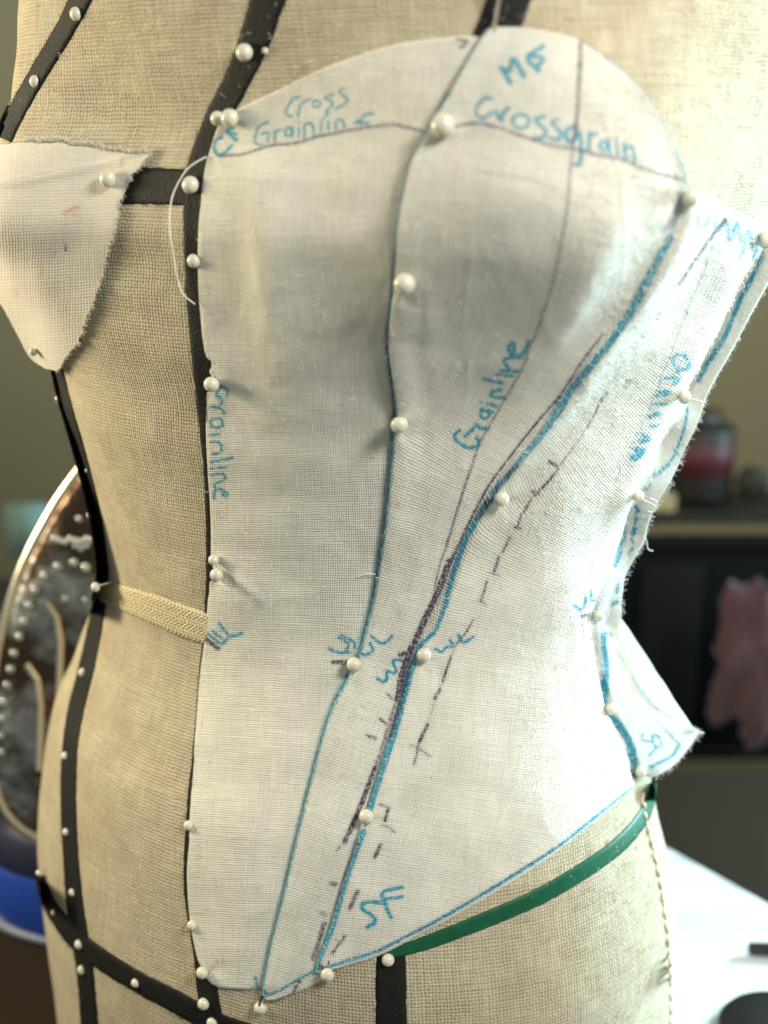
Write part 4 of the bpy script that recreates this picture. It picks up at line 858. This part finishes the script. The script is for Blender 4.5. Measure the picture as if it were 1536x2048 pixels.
def blob(name, p, q, d, rx, rz, mat, parent, seed, ry=None, amp=.3):
    V, F = sphere(1.0, 40, 26); n_ = V/np.linalg.norm(V, axis=1)[:, None]
    m_ = 1+amp*(vnoise(n_[:, 0]*10+20, n_[:, 2]*10+n_[:, 1]*7+20, 3, seed)*1.5+vnoise(n_[:, 0]*10+9, n_[:, 2]*10+n_[:, 1]*9+20, 1.1, seed+1)*.6)
    W = V*m_[:, None]*np.array([rx, ry or rx*.6, rz]); c_ = at(p, q, d)
    return link(name, new_mesh(name, W+c_, F, [mat]), parent)
for p_, q0_, q1_ in ((118, 1205, 1400), (78, 1330, 1540)):
    V, F = tube([at(p_-25, q0_, DB-24), at(p_-4, q0_+30, DB-26), at(p_+4, q0_+80, DB-26), at(p_, q1_, DB-20)], 11, 10); link('steam_channel', new_mesh('steam_channel', V, F, [polish]), iron)
fc = on_plane(330, 1892, TZ); hx, hy = fc[0], fc[1]+170
V, F = lathe([(0, 4), (520, 0), (545, 6), (545, 22), (520, 26)], 64, hx, hy, TZ, .42); link('heel_rim', new_mesh('heel_rim', V, F, [rimm]), iron)
V, F = lathe([(520, 24), (532, 60), (535, 190), (522, 205)], 64, hx, hy, TZ, .42); link('heel', new_mesh('heel', V, F, [blue]), iron)
V, F = lathe([(522, 205), (505, 300), (440, 345), (0, 350)], 64, hx, hy, TZ, .42); link('heel_cover', new_mesh('heel_cover', V, F, [navy]), iron)
# teal card on the wall behind left
teal = simple('teal_card', (0.16, 0.27, 0.26), .7); cw = at(55, 1060, 6200); add_box('teal_card', cw, (190, 20, 250), teal, label='small teal card standing behind the steam iron', cat='card')
sb_m = simple('dark_shelf', (0.02, 0.018, 0.012), .6); cw = at(-150, 1330, 6300); add_box('low_cabinet', cw+np.array([0, 200, -100]), (760, 500, 760), sb_m, bev=10, label='dark low cabinet behind the steam iron at far left', cat='cabinet')
# right background
tvm = simple('dark_screen', (0.002, 0.004, 0.006), .6, spec=.15, var=.3, scale=3); tvb = simple('screen_frame', (0.006, 0.006, 0.006), .7, spec=.15); D2 = 6800.0
tv = empty('flat_screen', at(1500, 1560, D2), 'large dark screen unit behind the form on the right', 'screen'); c = at(1560, 1290, D2)
add_box('screen', c, (2100, 90, 1150), tvm, tv, bev=12)
for dx, dz, sx_, sz_ in ((0, 560, 2100, 60), (0, -560, 2100, 60)): add_box('frame_bar', c+np.array([dx, -60, dz]), (sx_, 60, sz_), tvb, tv, bev=8)
add_box('side_panel', at(1335, 1300, D2-110), (300, 40, 900), tvb, tv, bev=8)
cab = simple('brown_cabinet', (0.020, 0.012, 0.005), .8, spec=.2, var=.25, scale=9); cc = at(1600, 1795, D2-150); add_box('cabinet', cc, (2800, 120, 1120), cab, bev=15, label='dark brown cabinet under the screen at right', cat='cabinet')
cl = simple('maroon_pink_cloth', (0.070, 0.028, 0.038), .8, var=.25, scale=30, sheen=.3)
o = blob('hanging_cloth', 1535, 1310, 5900, 190, 400, cl, None, 12, ry=60, amp=.55); o['label'] = 'dusty maroon cloth hanging in front of the dark screen'; o['category'] = 'cloth'
# shelf with jar and boxes
shl = simple('grey_brown_shelf', (0.014, 0.012, 0.009), .7, var=.2, scale=20); s_c = at(1480, 1015, D2+150); add_box('shelf_board', s_c, (1300, 400, 60), shl, bev=6, label='grey brown shelf board above the dark screen', cat='shelf')
jar = empty('labelled_jar', at(1400, 990, D2+100), 'pale jar with a red label and dark lid on the shelf', 'jar'); jg = simple('jar_body', (0.022, 0.021, 0.018), .5, var=.2); jr = simple('red_label', (0.075, 0.010, 0.018), .5); jl = simple('jar_lid', (0.03, 0.03, 0.03), .4)
def lat(name, p, q0_, q1_, d, r, mat, par):
    a0 = at(p, q0_, d); a1 = at(p, q1_, d); h_ = a0[2]-a1[2]; mid = at(p, 920, d); a1 = np.array([mid[0], mid[1], a1[2]]); V, F = lathe([(0, h_), (r*.95, h_), (r, h_*.96), (r, h_*.04), (r*.95, 0), (0, 0)], 40, a1[0], a1[1], a1[2]); return link(name, new_mesh(name, V, F, [mat]), par)
lat('jar_glass', 1400, 845, 995, D2+100, 170, jg, jar); lat('label_band', 1398, 872, 940, D2+100, 178, jr, jar); lat('lid', 1392, 815, 845, D2+100, 120, jl, jar)
o = blob('dark_bundle', 1505, 965, D2, 90, 80, sb_m, None, 31, amp=.2); o['label'] = 'small dark bundle on the shelf right of the labelled jar'; o['category'] = 'bundle'
tn = simple('tan_box', (0.36, 0.28, 0.15), .6); add_box('small_box', at(1325, 1003, D2-260), (110, 90, 80), tn, bev=5, label='small tan box on the shelf below the jar', cat='box')
print('tris', sum(len(o.data.polygons) for o in bpy.data.objects if o.type == 'MESH')*2)
